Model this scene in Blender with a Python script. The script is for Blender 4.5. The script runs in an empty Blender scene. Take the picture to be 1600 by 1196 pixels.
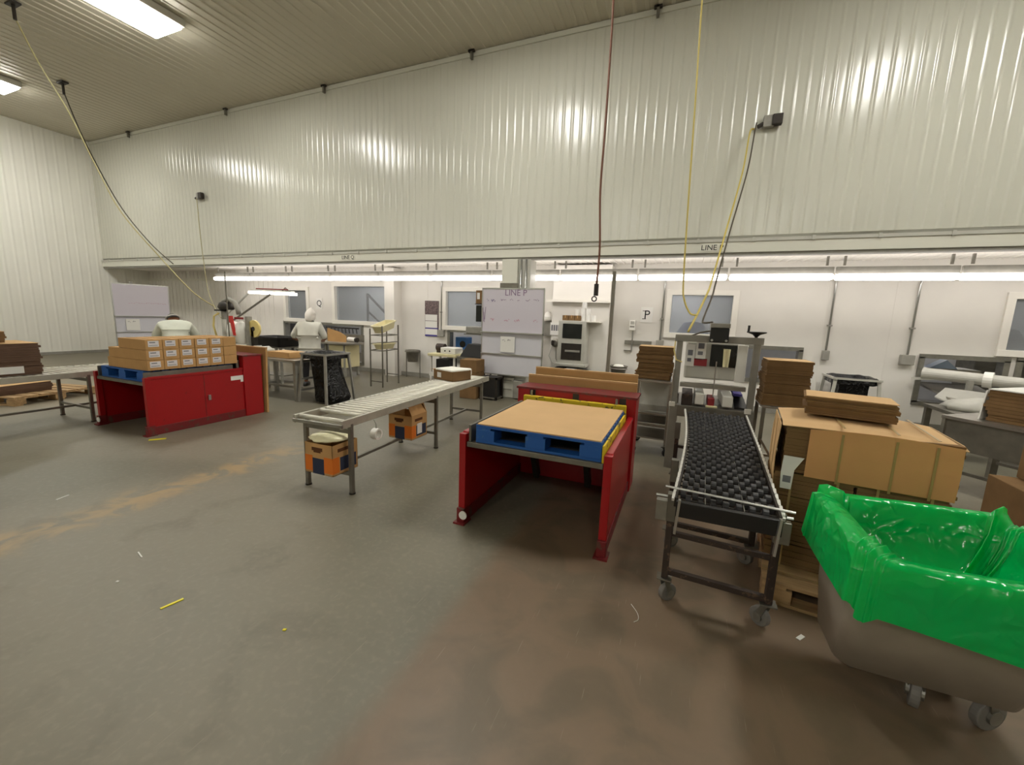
import bpy, math, random
from mathutils import Vector, Matrix, Euler
random.seed(7)
PI = math.pi
S = bpy.context.scene
COL = S.collection

# ------------------------------------------------------------------ camera
F_PX = 645.0
PITCH, ROLL, YAW = math.radians(9.135), math.radians(2.0), math.radians(22.35)
CAM_H = 1.6
cd = bpy.data.cameras.new('camera')
cam = bpy.data.objects.new('camera', cd); COL.objects.link(cam)
cd.sensor_fit = 'HORIZONTAL'; cd.sensor_width = 36.0
cd.lens = F_PX / 1600.0 * 36.0
cd.clip_start = 0.02; cd.clip_end = 100
fw = Vector((-math.sin(YAW)*math.cos(PITCH), math.cos(YAW)*math.cos(PITCH), -math.sin(PITCH)))
rt = Vector((math.cos(YAW), math.sin(YAW), 0)); up = rt.cross(fw)
r2 = rt*math.cos(ROLL) + up*math.sin(ROLL); u2 = -rt*math.sin(ROLL) + up*math.cos(ROLL)
mw = Matrix((( r2.x, u2.x, -fw.x, 0), (r2.y, u2.y, -fw.y, 0), (r2.z, u2.z, -fw.z, CAM_H), (0, 0, 0, 1)))
cam.matrix_world = mw
S.camera = cam

# ------------------------------------------------------------------ world, exposure
w = bpy.data.worlds.new('world'); S.world = w; w.use_nodes = True
w.node_tree.nodes['Background'].inputs[0].default_value = (0.9, 0.92, 1, 1)
w.node_tree.nodes['Background'].inputs[1].default_value = 0.02
S.view_settings.view_transform = 'Standard'
S.view_settings.look = 'None'
S.view_settings.gamma = 1
S.view_settings.use_curve_mapping = False
S.view_settings.exposure = 0.0
LAMP_E = 46.0        # emission of the ceiling lamp diffusers
TUBE_E = 6.3         # emission of the strip lights over the lines

# ------------------------------------------------------------------ materials
def lin(c):
    return tuple(((v/255)/12.92 if v/255 <= .04045 else ((v/255+.055)/1.055)**2.4) for v in c)
def mat(name, rgb, rough=.5, metal=0., var=0., scale=8., bump=0., bscale=40., spec=.5, coat=0., emit=0., alpha=None, stretch=None):
    m = bpy.data.materials.new(name); m.use_nodes = True
    nt = m.node_tree; b = nt.nodes['Principled BSDF']
    c = lin(rgb)
    b.inputs['Base Color'].default_value = (*c, 1)
    b.inputs['Roughness'].default_value = rough
    b.inputs['Metallic'].default_value = metal
    b.inputs['Specular IOR Level'].default_value = spec
    if coat: b.inputs['Coat Weight'].default_value = coat
    if emit:
        b.inputs['Emission Color'].default_value = (*c, 1); b.inputs['Emission Strength'].default_value = emit
    tc = nt.nodes.new('ShaderNodeTexCoord'); src = tc.outputs['Object']
    if stretch:
        mp = nt.nodes.new('ShaderNodeMapping'); mp.inputs['Scale'].default_value = stretch
        nt.links.new(src, mp.inputs['Vector']); src = mp.outputs['Vector']
    if var:
        n = nt.nodes.new('ShaderNodeTexNoise'); n.inputs['Scale'].default_value = scale; n.inputs['Detail'].default_value = 5
        nt.links.new(src, n.inputs['Vector'])
        r = nt.nodes.new('ShaderNodeValToRGB')
        r.color_ramp.elements[0].position = .3; r.color_ramp.elements[1].position = .7
        r.color_ramp.elements[0].color = (*[max(0, v*(1-var)) for v in c], 1)
        r.color_ramp.elements[1].color = (*[min(1, v*(1+var*.6)) for v in c], 1)
        nt.links.new(n.outputs['Fac'], r.inputs['Fac']); nt.links.new(r.outputs['Color'], b.inputs['Base Color'])
    if bump:
        n2 = nt.nodes.new('ShaderNodeTexNoise'); n2.inputs['Scale'].default_value = bscale; n2.inputs['Detail'].default_value = 3
        nt.links.new(src, n2.inputs['Vector'])
        bp = nt.nodes.new('ShaderNodeBump'); bp.inputs['Strength'].default_value = bump; bp.inputs['Distance'].default_value = .02
        nt.links.new(n2.outputs['Fac'], bp.inputs['Height']); nt.links.new(bp.outputs['Normal'], b.inputs['Normal'])
    return m
def worn(name, rgb, chip, thr=.62, rough=.4, scale=14., metal=0.):
    """paint with chipped / dirty patches of another colour"""
    m = mat(name, rgb, rough, metal); nt = m.node_tree; b = nt.nodes['Principled BSDF']
    tc = nt.nodes.new('ShaderNodeTexCoord')
    n = nt.nodes.new('ShaderNodeTexNoise'); n.inputs['Scale'].default_value = scale; n.inputs['Detail'].default_value = 6; n.inputs['Roughness'].default_value = .65
    nt.links.new(tc.outputs['Object'], n.inputs['Vector'])
    r = nt.nodes.new('ShaderNodeValToRGB')
    r.color_ramp.elements[0].position = thr; r.color_ramp.elements[1].position = thr+.05
    r.color_ramp.elements[0].color = (*lin(rgb), 1); r.color_ramp.elements[1].color = (*lin(chip), 1)
    nt.links.new(n.outputs['Fac'], r.inputs['Fac']); nt.links.new(r.outputs['Color'], b.inputs['Base Color'])
    return m
M = {}
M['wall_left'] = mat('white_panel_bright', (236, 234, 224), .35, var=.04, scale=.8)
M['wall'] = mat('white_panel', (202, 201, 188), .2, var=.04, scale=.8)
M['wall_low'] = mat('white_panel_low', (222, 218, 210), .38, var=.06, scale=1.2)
M['ceiling'] = mat('ceiling_panel', (196, 190, 172), .45, var=.04, scale=.6)
M['soffit'] = mat('white_soffit', (244, 240, 232), .4)
M['trimw'] = mat('white_trim', (215, 213, 200), .4)
M['frame'] = mat('window_frame', (228, 224, 214), .4)
M['galv'] = mat('galvanised_steel', (150, 148, 140), .42, .85, var=.15, scale=12)
M['steel'] = mat('brushed_steel', (176, 172, 164), .34, .9, var=.12, scale=6, stretch=(1, 1, 12))
M['steel_d'] = mat('dull_steel', (128, 124, 114), .5, .75, var=.2, scale=9)
M['railc'] = mat('light_zinc_rail', (182, 178, 164), .4, .4, var=.1, scale=9)
M['roller'] = mat('zinc_roller', (214, 210, 196), .38, .35, var=.08, scale=10)
M['greyp'] = mat('grey_painted_steel', (146, 143, 134), .5, var=.12, scale=10)
M['greyl'] = mat('light_grey_enamel', (188, 186, 176), .45, var=.06)
M['darkm'] = mat('dark_metal', (48, 42, 36), .5, .3, var=.25, scale=14)
M['rust'] = worn('rusty_dark_steel', (52, 40, 33), (92, 72, 56), .58, .6, 20)
M['red'] = worn('red_paint', (156, 10, 18), (104, 20, 20), .66, .34, 9)
M['red_d'] = worn('dirty_red_paint', (112, 22, 24), (88, 56, 46), .55, .55, 14)
M['blue'] = worn('blue_pallet_paint', (24, 84, 158), (52, 98, 150), .62, .6, 16)
M['yellow'] = worn('worn_yellow_paint', (218, 190, 28), (74, 66, 34), .55, .5, 11)
M['kraft'] = mat('kraft_board', (188, 147, 97), .8, var=.08, scale=5, bump=.05, bscale=60, spec=.2)
M['kraft_l'] = mat('light_kraft_board', (206, 170, 124), .8, var=.05, scale=4, spec=.2)
M['kraft_w'] = mat('wrapper_kraft_board', (212, 158, 106), .8, var=.06, scale=4, spec=.2)
M['kraft_d'] = mat('brown_kraft_board', (126, 98, 66), .85, var=.14, scale=7, spec=.15)
M['kraft_p'] = mat('dark_brown_board', (104, 82, 68), .85, var=.14, scale=7, spec=.15)
M['print_o'] = mat('orange_print', (214, 116, 42), .75, spec=.2)
M['print_n'] = mat('navy_print', (48, 54, 74), .75, spec=.2)
M['print_b'] = mat('brown_print', (92, 58, 34), .8, spec=.2)
M['paper'] = mat('white_paper', (228, 226, 220), .7, spec=.25)
M['ink'] = mat('grey_ink', (120, 120, 124), .8, spec=.1)
M['ink_d'] = mat('black_ink', (28, 28, 30), .7, spec=.2)
M['ink_p'] = mat('faded_marker', (134, 112, 138), .7, spec=.1)
M['ink_r'] = mat('red_marker', (190, 128, 150), .7, spec=.1)
M['ink_b'] = mat('violet_marker', (112, 100, 140), .7, spec=.1)
M['board'] = mat('whiteboard_face', (205, 199, 208), .14)
M['boardl'] = mat('whiteboard_lower_face', (206, 205, 212), .25)
M['alu'] = mat('aluminium', (186, 186, 182), .3, .9)
M['chain'] = mat('bright_link_chain', (214, 212, 204), .35, .2)
M['white_p'] = mat('white_plastic', (232, 230, 222), .4)
M['cream'] = mat('cream_plastic', (222, 212, 168), .4, var=.04)
M['creamfilm'] = mat('cream_film_lump', (230, 224, 186), .25, bump=.6, bscale=9)
M['foam'] = mat('white_foam', (240, 238, 228), .8)
M['black'] = mat('black_plastic', (22, 21, 21), .4)
M['screen'] = mat('dark_screen', (26, 28, 27), .12)
M['bag'] = mat('black_bag_film', (13, 13, 13), .2, bump=.9, bscale=7)
M['wheel'] = mat('black_skate_wheel', (44, 43, 44), .42)
M['rubber'] = mat('grey_rubber', (112, 108, 102), .6)
M['blackr'] = mat('black_rubber', (26, 25, 24), .6)
M['wood'] = mat('pallet_wood', (178, 146, 104), .8, var=.25, scale=5, stretch=(1, 8, 8))
M['glass'] = None
M['skin'] = mat('brown_skin', (142, 94, 66), .55)
M['cloth'] = mat('white_cotton', (212, 210, 200), .85, var=.05, scale=7, bump=.25, bscale=9, spec=.2)
M['cloth2'] = mat('off_white_cotton', (208, 210, 196), .85, var=.05, scale=6, bump=.25, bscale=8, spec=.2)
M['trousers'] = mat('dark_trousers', (34, 32, 34), .85)
M['hair'] = mat('dark_hair', (58, 54, 52), .6, bump=.3, bscale=60)
M['net'] = mat('white_hair_net', (214, 208, 200), .8, bump=.3, bscale=30)
M['cordy'] = mat('yellow_cord', (196, 176, 88), .5)
M['cordp'] = mat('pale_olive_cord', (168, 158, 112), .5)
M['cordd'] = mat('dark_cord', (70, 62, 48), .6)
M['cordb'] = mat('brown_cord', (112, 70, 50), .6)
M['strapg'] = mat('green_plastic_strap', (168, 140, 88), .4)
M['redp'] = mat('red_plastic', (206, 42, 34), .45)
M['redbox'] = mat('dark_red_label', (138, 34, 38), .5)
M['film_b'] = mat('pale_blue_film', (140, 156, 178), .3)
M['blu_tarp'] = mat('blue_cloth', (72, 92, 140), .7)
M['blue_p'] = mat('blue_plastic', (58, 108, 166), .4)
M['tapey'] = mat('yellowish_tape_roll', (226, 206, 132), .35)
M['debris_y'] = mat('yellow_tape_scrap', (226, 216, 44), .5)
M['violet'] = mat('violet_print', (68, 58, 138), .6)
M['photo'] = mat('calendar_picture', (110, 92, 92), .4, var=.7, scale=26)
M['bin'] = mat('stainless_bin', (158, 148, 134), .45, .25, var=.12, scale=5)
M['room'] = mat('back_room_wall', (190, 190, 192), .6, var=.1, scale=2)
M['lampw'] = mat('lamp_diffuser', (255, 253, 246), .5, emit=LAMP_E)
M['tubew'] = mat('tube_cover', (255, 250, 247), .5, emit=TUBE_E)
M['roomlamp'] = mat('room_strip_cover', (255, 252, 248), .5, emit=30)
M['tasklamp'] = mat('task_lamp_cover', (255, 248, 238), .5, emit=7)
M['tagw'] = mat('small_white_label', (214, 210, 214), .6)

def film(name, rgb, rough, transl, sc, bstr):
    m = bpy.data.materials.new(name); m.use_nodes = True; nt = m.node_tree
    b = nt.nodes['Principled BSDF']; out = nt.nodes['Material Output']
    b.inputs['Base Color'].default_value = (*lin(rgb), 1); b.inputs['Roughness'].default_value = rough
    b.inputs['Specular IOR Level'].default_value = .8
    tc = nt.nodes.new('ShaderNodeTexCoord')
    def ridge(scale, dist, mul):
        n = nt.nodes.new('ShaderNodeTexNoise'); n.inputs['Scale'].default_value = scale; n.inputs['Detail'].default_value = 2; n.inputs['Distortion'].default_value = dist
        nt.links.new(tc.outputs['Object'], n.inputs['Vector'])
        a = nt.nodes.new('ShaderNodeMath'); a.operation = 'SUBTRACT'; nt.links.new(n.outputs['Fac'], a.inputs[0]); a.inputs[1].default_value = .5
        c = nt.nodes.new('ShaderNodeMath'); c.operation = 'ABSOLUTE'; nt.links.new(a.outputs[0], c.inputs[0])
        d = nt.nodes.new('ShaderNodeMath'); d.operation = 'SMOOTH_MIN'; nt.links.new(c.outputs[0], d.inputs[0]); d.inputs[1].default_value = .12; d.inputs[2].default_value = .04
        e = nt.nodes.new('ShaderNodeMath'); e.operation = 'MULTIPLY'; nt.links.new(d.outputs[0], e.inputs[0]); e.inputs[1].default_value = mul
        return e.outputs[0]
    ad = nt.nodes.new('ShaderNodeMath'); ad.operation = 'ADD'
    nt.links.new(ridge(sc, .8, 1.), ad.inputs[0]); nt.links.new(ridge(sc*2.7, .4, .35), ad.inputs[1])
    bp = nt.nodes.new('ShaderNodeBump'); bp.inputs['Strength'].default_value = bstr; bp.inputs['Distance'].default_value = .12; bp.invert = True
    nt.links.new(ad.outputs[0], bp.inputs['Height']); nt.links.new(bp.outputs['Normal'], b.inputs['Normal'])
    t = nt.nodes.new('ShaderNodeBsdfTranslucent'); t.inputs['Color'].default_value = (*lin(rgb), 1)
    mx = nt.nodes.new('ShaderNodeMixShader'); mx.inputs[0].default_value = transl
    nt.links.new(b.outputs[0], mx.inputs[1]); nt.links.new(t.outputs[0], mx.inputs[2]); nt.links.new(mx.outputs[0], out.inputs[0])
    return m
M['green'] = film('green_bin_film', (0, 222, 112), .16, .48, 3.2, .6)
M['bagfilm'] = film('black_bag_wrinkled', (8, 8, 8), .24, .0, 6., .7)

M['bagfilm'].node_tree.nodes['Principled BSDF'].inputs['Specular IOR Level'].default_value = .35

def glass():
    m = bpy.data.materials.new('window_glass'); m.use_nodes = True; nt = m.node_tree
    b = nt.nodes['Principled BSDF']; out = nt.nodes['Material Output']
    b.inputs['Base Color'].default_value = (.5, .52, .54, 1); b.inputs['Roughness'].default_value = .03
    t = nt.nodes.new('ShaderNodeBsdfTransparent'); t.inputs['Color'].default_value = (.9, .92, .94, 1)
    mx = nt.nodes.new('ShaderNodeMixShader'); mx.inputs[0].default_value = .72
    nt.links.new(b.outputs[0], mx.inputs[1]); nt.links.new(t.outputs[0], mx.inputs[2]); nt.links.new(mx.outputs[0], out.inputs[0])
    return m
M['glass'] = glass()

def floor_mat():
    m = bpy.data.materials.new('worn_concrete'); m.use_nodes = True; nt = m.node_tree; L = nt.links
    b = nt.nodes['Principled BSDF']
    N = lambda t: nt.nodes.new(t)
    tc = N('ShaderNodeTexCoord'); sx = N('ShaderNodeSeparateXYZ'); L.new(tc.outputs['Object'], sx.inputs[0])
    def noise(sc, det=5, dist=0., stretch=None):
        n = N('ShaderNodeTexNoise'); n.inputs['Scale'].default_value = sc; n.inputs['Detail'].default_value = det; n.inputs['Distortion'].default_value = dist
        src = tc.outputs['Object']
        if stretch:
            mp = N('ShaderNodeMapping'); mp.inputs['Scale'].default_value = stretch; mp.inputs['Rotation'].default_value = (0, 0, .5); L.new(src, mp.inputs[0]); src = mp.outputs[0]
        L.new(src, n.inputs['Vector']); return n.outputs['Fac']
    def math_(op, a, b_=None, c=None):
        k = N('ShaderNodeMath'); k.operation = op
        for i, v in enumerate((a, b_, c)):
            if v is None: continue
            if isinstance(v, (int, float)): k.inputs[i].default_value = v
            else: L.new(v, k.inputs[i])
        return k.outputs[0]
    def sstep(v, a, bb):
        r = N('ShaderNodeMapRange'); r.interpolation_type = 'SMOOTHSTEP'
        L.new(v, r.inputs[0]); r.inputs[1].default_value = a; r.inputs[2].default_value = bb
        return r.outputs[0]
    def mixc(f, a, c):
        k = N('ShaderNodeMix'); k.data_type = 'RGBA'
        if isinstance(f, float): k.inputs[0].default_value = f
        else: L.new(f, k.inputs[0])
        for i, v in ((6, a), (7, c)):
            if isinstance(v, tuple): k.inputs[i].default_value = (*lin(v), 1)
            else: L.new(v, k.inputs[i])
        return k.outputs[2]
    big = noise(.55, 6, .6); mid = noise(2.6, 6, .8); fine = noise(28, 4)
    c = mixc(sstep(big, .35, .65), (110, 106, 90), (129, 122, 106))
    c = mixc(math_('MULTIPLY', sstep(mid, .5, .72), .45), c, (104, 98, 82))
    c = mixc(math_('MULTIPLY', sstep(fine, .45, .75), .18), c, (156, 148, 130))
    # brown worn area right of a painted edge
    xe = math_('ADD', sx.outputs[0], math_('MULTIPLY', math_('SUBTRACT', mid, .5), .22))
    br = math_('MULTIPLY', sstep(xe, -1.13, -.97), math_('SUBTRACT', 1., sstep(sx.outputs[1], 3.6, 5.2)))
    brc = mixc(sstep(mid, .4, .65), (122, 100, 78), (104, 88, 68))
    c = mixc(math_('MULTIPLY', br, .85), c, brc)
    # rusty streak on the left
    d1 = math_('ABSOLUTE', math_('ADD', sx.outputs[0], 4.05))
    d1 = math_('ADD', d1, math_('MULTIPLY', math_('SUBTRACT', mid, .5), .5))
    st = math_('MULTIPLY', math_('SUBTRACT', 1., sstep(d1, .02, .3)), math_('SUBTRACT', 1., sstep(sx.outputs[1], 2.6, 4.2)))
    st = math_('MULTIPLY', st, sstep(noise(3.4, 6, 1.5), .38, .6))
    c = mixc(math_('MULTIPLY', st, .8), c, (168, 140, 98))
    # saw-cut joint and lighter slab beyond it
    dj = math_('ABSOLUTE', math_('ADD', sx.outputs[0], 8.72))
    c = mixc(math_('MULTIPLY', math_('SUBTRACT', 1., sstep(sx.outputs[0], -8.9, -8.6)), .5), c, (142, 130, 108))
    c = mixc(math_('MULTIPLY', math_('SUBTRACT', 1., sstep(dj, .0, .035)), .7), c, (66, 58, 46))
    # darker concrete around the packing lines
    drk = math_('MULTIPLY', sstep(math_('ADD', sx.outputs[1], math_('MULTIPLY', math_('SUBTRACT', big, .5), 2.5)), 4.2, 5.6), sstep(sx.outputs[0], 3., -1.))
    c = mixc(math_('MULTIPLY', drk, .6), c, (88, 82, 66))
    # scratches
    sc = noise(9, 2, .2, (14., .5, 1.))
    c = mixc(math_('MULTIPLY', sstep(sc, .70, .76), .35), c, (168, 158, 140))
    L.new(c, b.inputs['Base Color'])
    ro = N('ShaderNodeMapRange'); L.new(big, ro.inputs[0]); ro.inputs[3].default_value = .36; ro.inputs[4].default_value = .58
    L.new(ro.outputs[0], b.inputs['Roughness'])
    bp = N('ShaderNodeBump'); bp.inputs['Strength'].default_value = .12; bp.inputs['Distance'].default_value = .01
    L.new(noise(9, 6), bp.inputs['Height']); L.new(bp.outputs[0], b.inputs['Normal'])
    return m
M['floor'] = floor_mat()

# ------------------------------------------------------------------ mesh helpers
INV = {}        # object name -> inverse world matrix of its root
class MB:
    """collects shapes; build() links them as ONE mesh object"""
    def __init__(s): s.v = []; s.f = []
    def add(s, vs, fs):
        o = len(s.v); s.v += [tuple(p) for p in vs]; s.f += [tuple(i+o for i in f) for f in fs]; return s
    def box(s, x0, x1, y0, y1, z0, z1):
        vs = [(x, y, z) for z in (z0, z1) for y in (y0, y1) for x in (x0, x1)]
        return s.add(vs, [(0, 2, 3, 1), (4, 5, 7, 6), (0, 1, 5, 4), (2, 6, 7, 3), (0, 4, 6, 2), (1, 3, 7, 5)])
    def obox(s, c, size, rot=(0, 0, 0)):
        R = Euler(rot).to_matrix(); c = Vector(c); hx, hy, hz = [k/2 for k in size]
        vs = [c + R @ Vector((x, y, z)) for z in (-hz, hz) for y in (-hy, hy) for x in (-hx, hx)]
        return s.add(vs, [(0, 2, 3, 1), (4, 5, 7, 6), (0, 1, 5, 4), (2, 6, 7, 3), (0, 4, 6, 2), (1, 3, 7, 5)])
    def bar(s, p, q, wx, wz=None, upv=(0, 0, 1)):
        """rectangular bar from p to q"""
        wz = wz or wx; p = Vector(p); q = Vector(q); d = (q-p).normalized(); u = Vector(upv)
        if abs(d.dot(u)) > .98: u = Vector((0, 1, 0))
        a = d.cross(u).normalized(); b = a.cross(d)
        vs = []
        for c in (p, q):
            for i, j in ((-1, -1), (1, -1), (1, 1), (-1, 1)): vs.append(c + a*(i*wx/2) + b*(j*wz/2))
        return s.add(vs, [(3, 2, 1, 0), (4, 5, 6, 7), (0, 1, 5, 4), (1, 2, 6, 5), (2, 3, 7, 6), (3, 0, 4, 7)])
    def cyl(s, p, q, r, r2=None, n=16, cap=True):
        r2 = r if r2 is None else r2; p = Vector(p); q = Vector(q); d = (q-p).normalized()
        u = Vector((0, 0, 1)) if abs(d.z) < .95 else Vector((1, 0, 0))
        a = d.cross(u).normalized(); b = a.cross(d); vs = []
        for c, rr in ((p, r), (q, r2)):
            for i in range(n):
                t = 2*PI*i/n; vs.append(c + a*(rr*math.cos(t)) + b*(rr*math.sin(t)))
        fs = [(i, (i+1) % n, n+(i+1) % n, n+i) for i in range(n)]
        if cap: fs += [tuple(range(n-1, -1, -1)), tuple(range(n, 2*n))]
        return s.add(vs, fs)
    def tube(s, pts, r, n=8):
        pts = [Vector(p) for p in pts]; vs = []; fs = []
        a = None
        for k, p in enumerate(pts):
            d = (pts[min(k+1, len(pts)-1)] - pts[max(k-1, 0)]).normalized()
            if a is None:
                u = Vector((0, 0, 1)) if abs(d.z) < .9 else Vector((1, 0, 0)); a = d.cross(u).normalized()
            else:
                a = (a - d*a.dot(d)).normalized()
            b = d.cross(a)
            for i in range(n):
                t = 2*PI*i/n; vs.append(p + a*(r*math.cos(t)) + b*(r*math.sin(t)))
        for k in range(len(pts)-1):
            for i in range(n): fs.append((k*n+i, k*n+(i+1) % n, (k+1)*n+(i+1) % n, (k+1)*n+i))
        fs += [tuple(range(n-1, -1, -1)), tuple(range((len(pts)-1)*n, len(pts)*n))]
        return s.add(vs, fs)
    def lathe(s, c, prof, n=24, axis='z', sx=1., sy=1.):
        vs = []; fs = []; c = Vector(c)
        for r, h in prof:
            for i in range(n):
                t = 2*PI*i/n; a, b = r*math.cos(t)*sx, r*math.sin(t)*sy
                vs.append(c + (Vector((a, b, h)) if axis == 'z' else Vector((h, a, b)) if axis == 'x' else Vector((a, h, b))))
        for k in range(len(prof)-1):
            for i in range(n): fs.append((k*n+i, k*n+(i+1) % n, (k+1)*n+(i+1) % n, (k+1)*n+i))
        return s.add(vs, fs)
    def ring(s, c, axis, R, r, n=24, m=8):
        c = Vector(c); ax = Vector(axis).normalized(); u = Vector((0, 0, 1)) if abs(ax.z) < .9 else Vector((1, 0, 0))
        a = ax.cross(u).normalized(); b = ax.cross(a); vs = []; fs = []
        for i in range(n):
            t = 2*PI*i/n; d = a*math.cos(t)+b*math.sin(t)
            for j in range(m):
                q = 2*PI*j/m; vs.append(c + d*(R+r*math.cos(q)) + ax*(r*math.sin(q)))
        for i in range(n):
            for j in range(m): fs.append((i*m+j, ((i+1) % n)*m+j, ((i+1) % n)*m+(j+1) % m, i*m+(j+1) % m))
        return s.add(vs, fs)
    def loft(s, rings, cap0=False, cap1=False):
        n = len(rings[0]); vs = [p for r in rings for p in r]; fs = []
        for k in range(len(rings)-1):
            for i in range(n): fs.append((k*n+i, k*n+(i+1) % n, (k+1)*n+(i+1) % n, (k+1)*n+i))
        if cap0: fs.append(tuple(range(n-1, -1, -1)))
        if cap1: fs.append(tuple(range((len(rings)-1)*n, len(rings)*n)))
        return s.add(vs, fs)
    def prism(s, poly, d):
        """polygon (3-D points) swept by vector d"""
        n = len(poly); d = Vector(d); vs = [Vector(p) for p in poly] + [Vector(p)+d for p in poly]
        return s.add(vs, [tuple(range(n-1, -1, -1)), tuple(range(n, 2*n))] + [(i, (i+1) % n, n+(i+1) % n, n+i) for i in range(n)])
    def build(s, name, m, parent=None, bev=0., smooth=False, local=False, label=None, solid=0., sub=0):
        vs = s.v
        if parent is not None and not local:
            im = INV[parent.name]; vs = [im @ Vector(p) for p in vs]
        me = bpy.data.meshes.new(name); me.from_pydata([tuple(p) for p in vs], [], s.f); me.update()
        import bmesh
        bm = bmesh.new(); bm.from_mesh(me); bmesh.ops.recalc_face_normals(bm, faces=bm.faces); bm.to_mesh(me); bm.free()
        o = bpy.data.objects.new(name, me); COL.objects.link(o)
        if m is not None: me.materials.append(m)
        if smooth:
            for p in me.polygons: p.use_smooth = True
        if solid:
            md = o.modifiers.new('solid', 'SOLIDIFY'); md.thickness = solid; md.offset = 0
        if bev:
            md = o.modifiers.new('bev', 'BEVEL'); md.width = bev; md.segments = 2; md.limit_method = 'ANGLE'; md.angle_limit = math.radians(40)
        if sub:
            md = o.modifiers.new('sub', 'SUBSURF'); md.levels = sub; md.render_levels = sub
        if parent is not None:
            o.parent = parent; INV[o.name] = INV[parent.name]
        else: INV[o.name] = Matrix.Identity(4)
        if label: o['label'] = label
        return o

def tag(o, label, cat, group=None, kind=None):
    o['label'] = label; o['category'] = cat
    if group: o['group'] = group
    if kind: o['kind'] = kind
    return o
def thing(name, label, cat, loc=(0, 0, 0), rz=0., group=None):
    o = bpy.data.objects.new(name, None); COL.objects.link(o); o.empty_display_size = .1
    o.location = loc; o.rotation_euler = (0, 0, rz)
    INV[o.name] = (Matrix.Translation(loc) @ Matrix.Rotation(rz, 4, 'Z')).inverted()
    return tag(o, label, cat, group)
def struct(o): o['kind'] = 'structure'; return o
def kids(o): return [c for c in KID.get(o.name, [])]
def copy_tree(o, parent=None):
    c = o.copy(); COL.objects.link(c); INV[c.name] = INV[o.name]
    if parent is not None:
        c.parent = parent
    for ch in [k for k in COL.objects if k.parent == o]: copy_tree(ch, c)
    return c
def dup(o, loc, label, rz=None, group=None):
    c = copy_tree(o); c.location = loc; c['label'] = label
    if rz is not None: c.rotation_euler = (0, 0, rz)
    if group: c['group'] = group
    INV[c.name] = (Matrix.Translation(c.location) @ Matrix.Rotation(c.rotation_euler.z, 4, 'Z')).inverted()
    return c
def text(name, body, size, loc, rot, m, parent=None, ext=.002):
    cu = bpy.data.curves.new(name, 'FONT'); cu.body = body; cu.size = size; cu.extrude = ext; cu.align_x = 'CENTER'; cu.align_y = 'CENTER'
    t = bpy.data.objects.new(name+'_curve', cu); COL.objects.link(t)
    dg = bpy.context.evaluated_depsgraph_get()
    me = bpy.data.meshes.new_from_object(t.evaluated_get(dg)); bpy.data.objects.remove(t)
    X = Matrix.Translation(loc) @ Euler(rot).to_matrix().to_4x4()
    me.transform(X)
    if parent is not None: me.transform(INV[parent.name])
    me.materials.clear(); me.materials.append(m)
    o = bpy.data.objects.new(name, me); COL.objects.link(o)
    if parent is not None: o.parent = parent
    return o
def skin(name, pts, edges, m, parent, sub=2, root=0, local=True):
    """continuous body surface: joints (x,y,z,rx,ry) + Skin modifier"""
    me = bpy.data.meshes.new(name); me.from_pydata([p[:3] for p in pts], edges, [])
    o = bpy.data.objects.new(name, me); COL.objects.link(o)
    md = o.modifiers.new('skin', 'SKIN'); md.use_smooth_shade = True
    for i, p in enumerate(pts):
        r = p[3:] if len(p) > 4 else (p[3], p[3])
        me.skin_vertices[0].data[i].radius = r
        me.skin_vertices[0].data[i].use_root = (i == root)
    sd = o.modifiers.new('sub', 'SUBSURF'); sd.levels = sub; sd.render_levels = sub
    me.materials.append(m)
    dg = bpy.context.evaluated_depsgraph_get()
    m2 = bpy.data.meshes.new_from_object(o.evaluated_get(dg))
    o.modifiers.clear(); o.data = m2; bpy.data.meshes.remove(me); m2.name = name
    for p in m2.polygons: p.use_smooth = True
    if not m2.materials: m2.materials.append(m)
    if parent is not None: o.parent = parent; INV[o.name] = INV[parent.name]
    return o
def rrect(x0, x1, y0, y1, r, z, n=6):
    out = []
    for cx, cy, a0 in ((x1-r, y1-r, 0), (x0+r, y1-r, PI/2), (x0+r, y0+r, PI), (x1-r, y0+r, 1.5*PI)):
        for i in range(n+1):
            a = a0 + PI/2*i/n; out.append((cx+r*math.cos(a), cy+r*math.sin(a), z))
    return out
ORD = ['first', 'second', 'third', 'fourth', 'fifth', 'sixth', 'seventh', 'eighth', 'ninth', 'tenth', 'eleventh', 'twelfth', 'thirteenth', 'fourteenth', 'fifteenth', 'sixteenth']

# ------------------------------------------------------------------ room shell
XL, XR, YR, YU, YB, ZC, ZS = -17.3, 9.0, -8.0, 7.5, 8.7, 6.4, 2.66
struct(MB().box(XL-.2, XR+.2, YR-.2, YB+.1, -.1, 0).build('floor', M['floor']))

def ribbed(p0, p1, z0, z1, out, pitch=.155, d=.006, flat=.72):
    """sheet of vertical ribs from p0 to p1 (x,y), ribs standing out along 'out'"""
    p0 = Vector((*p0, 0)); p1 = Vector((*p1, 0)); L = (p1-p0).length; t = (p1-p0)/L; o = Vector((*out, 0)); mb = MB()
    n = int(L/pitch); pr = []
    for i in range(n):
        s0 = i*pitch
        for k in range(6): pr.append((s0+pitch*flat*k/6, d*.28*math.sin(PI*k/6)))
        pr += [(s0+pitch*flat, 0), (s0+pitch*(flat+.05), d*.8), (s0+pitch*(flat+.14), d), (s0+pitch*(1-.05), d*.8)]
    pr.append((L, 0))
    vs = []; fs = []
    for s_, h in pr:
        q = p0 + t*s_ + o*h
        vs += [(q.x, q.y, z0), (q.x, q.y, z1)]
    for i in range(len(pr)-1): fs.append((2*i, 2*i+2, 2*i+3, 2*i+1))
    return mb.add(vs, fs)
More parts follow.
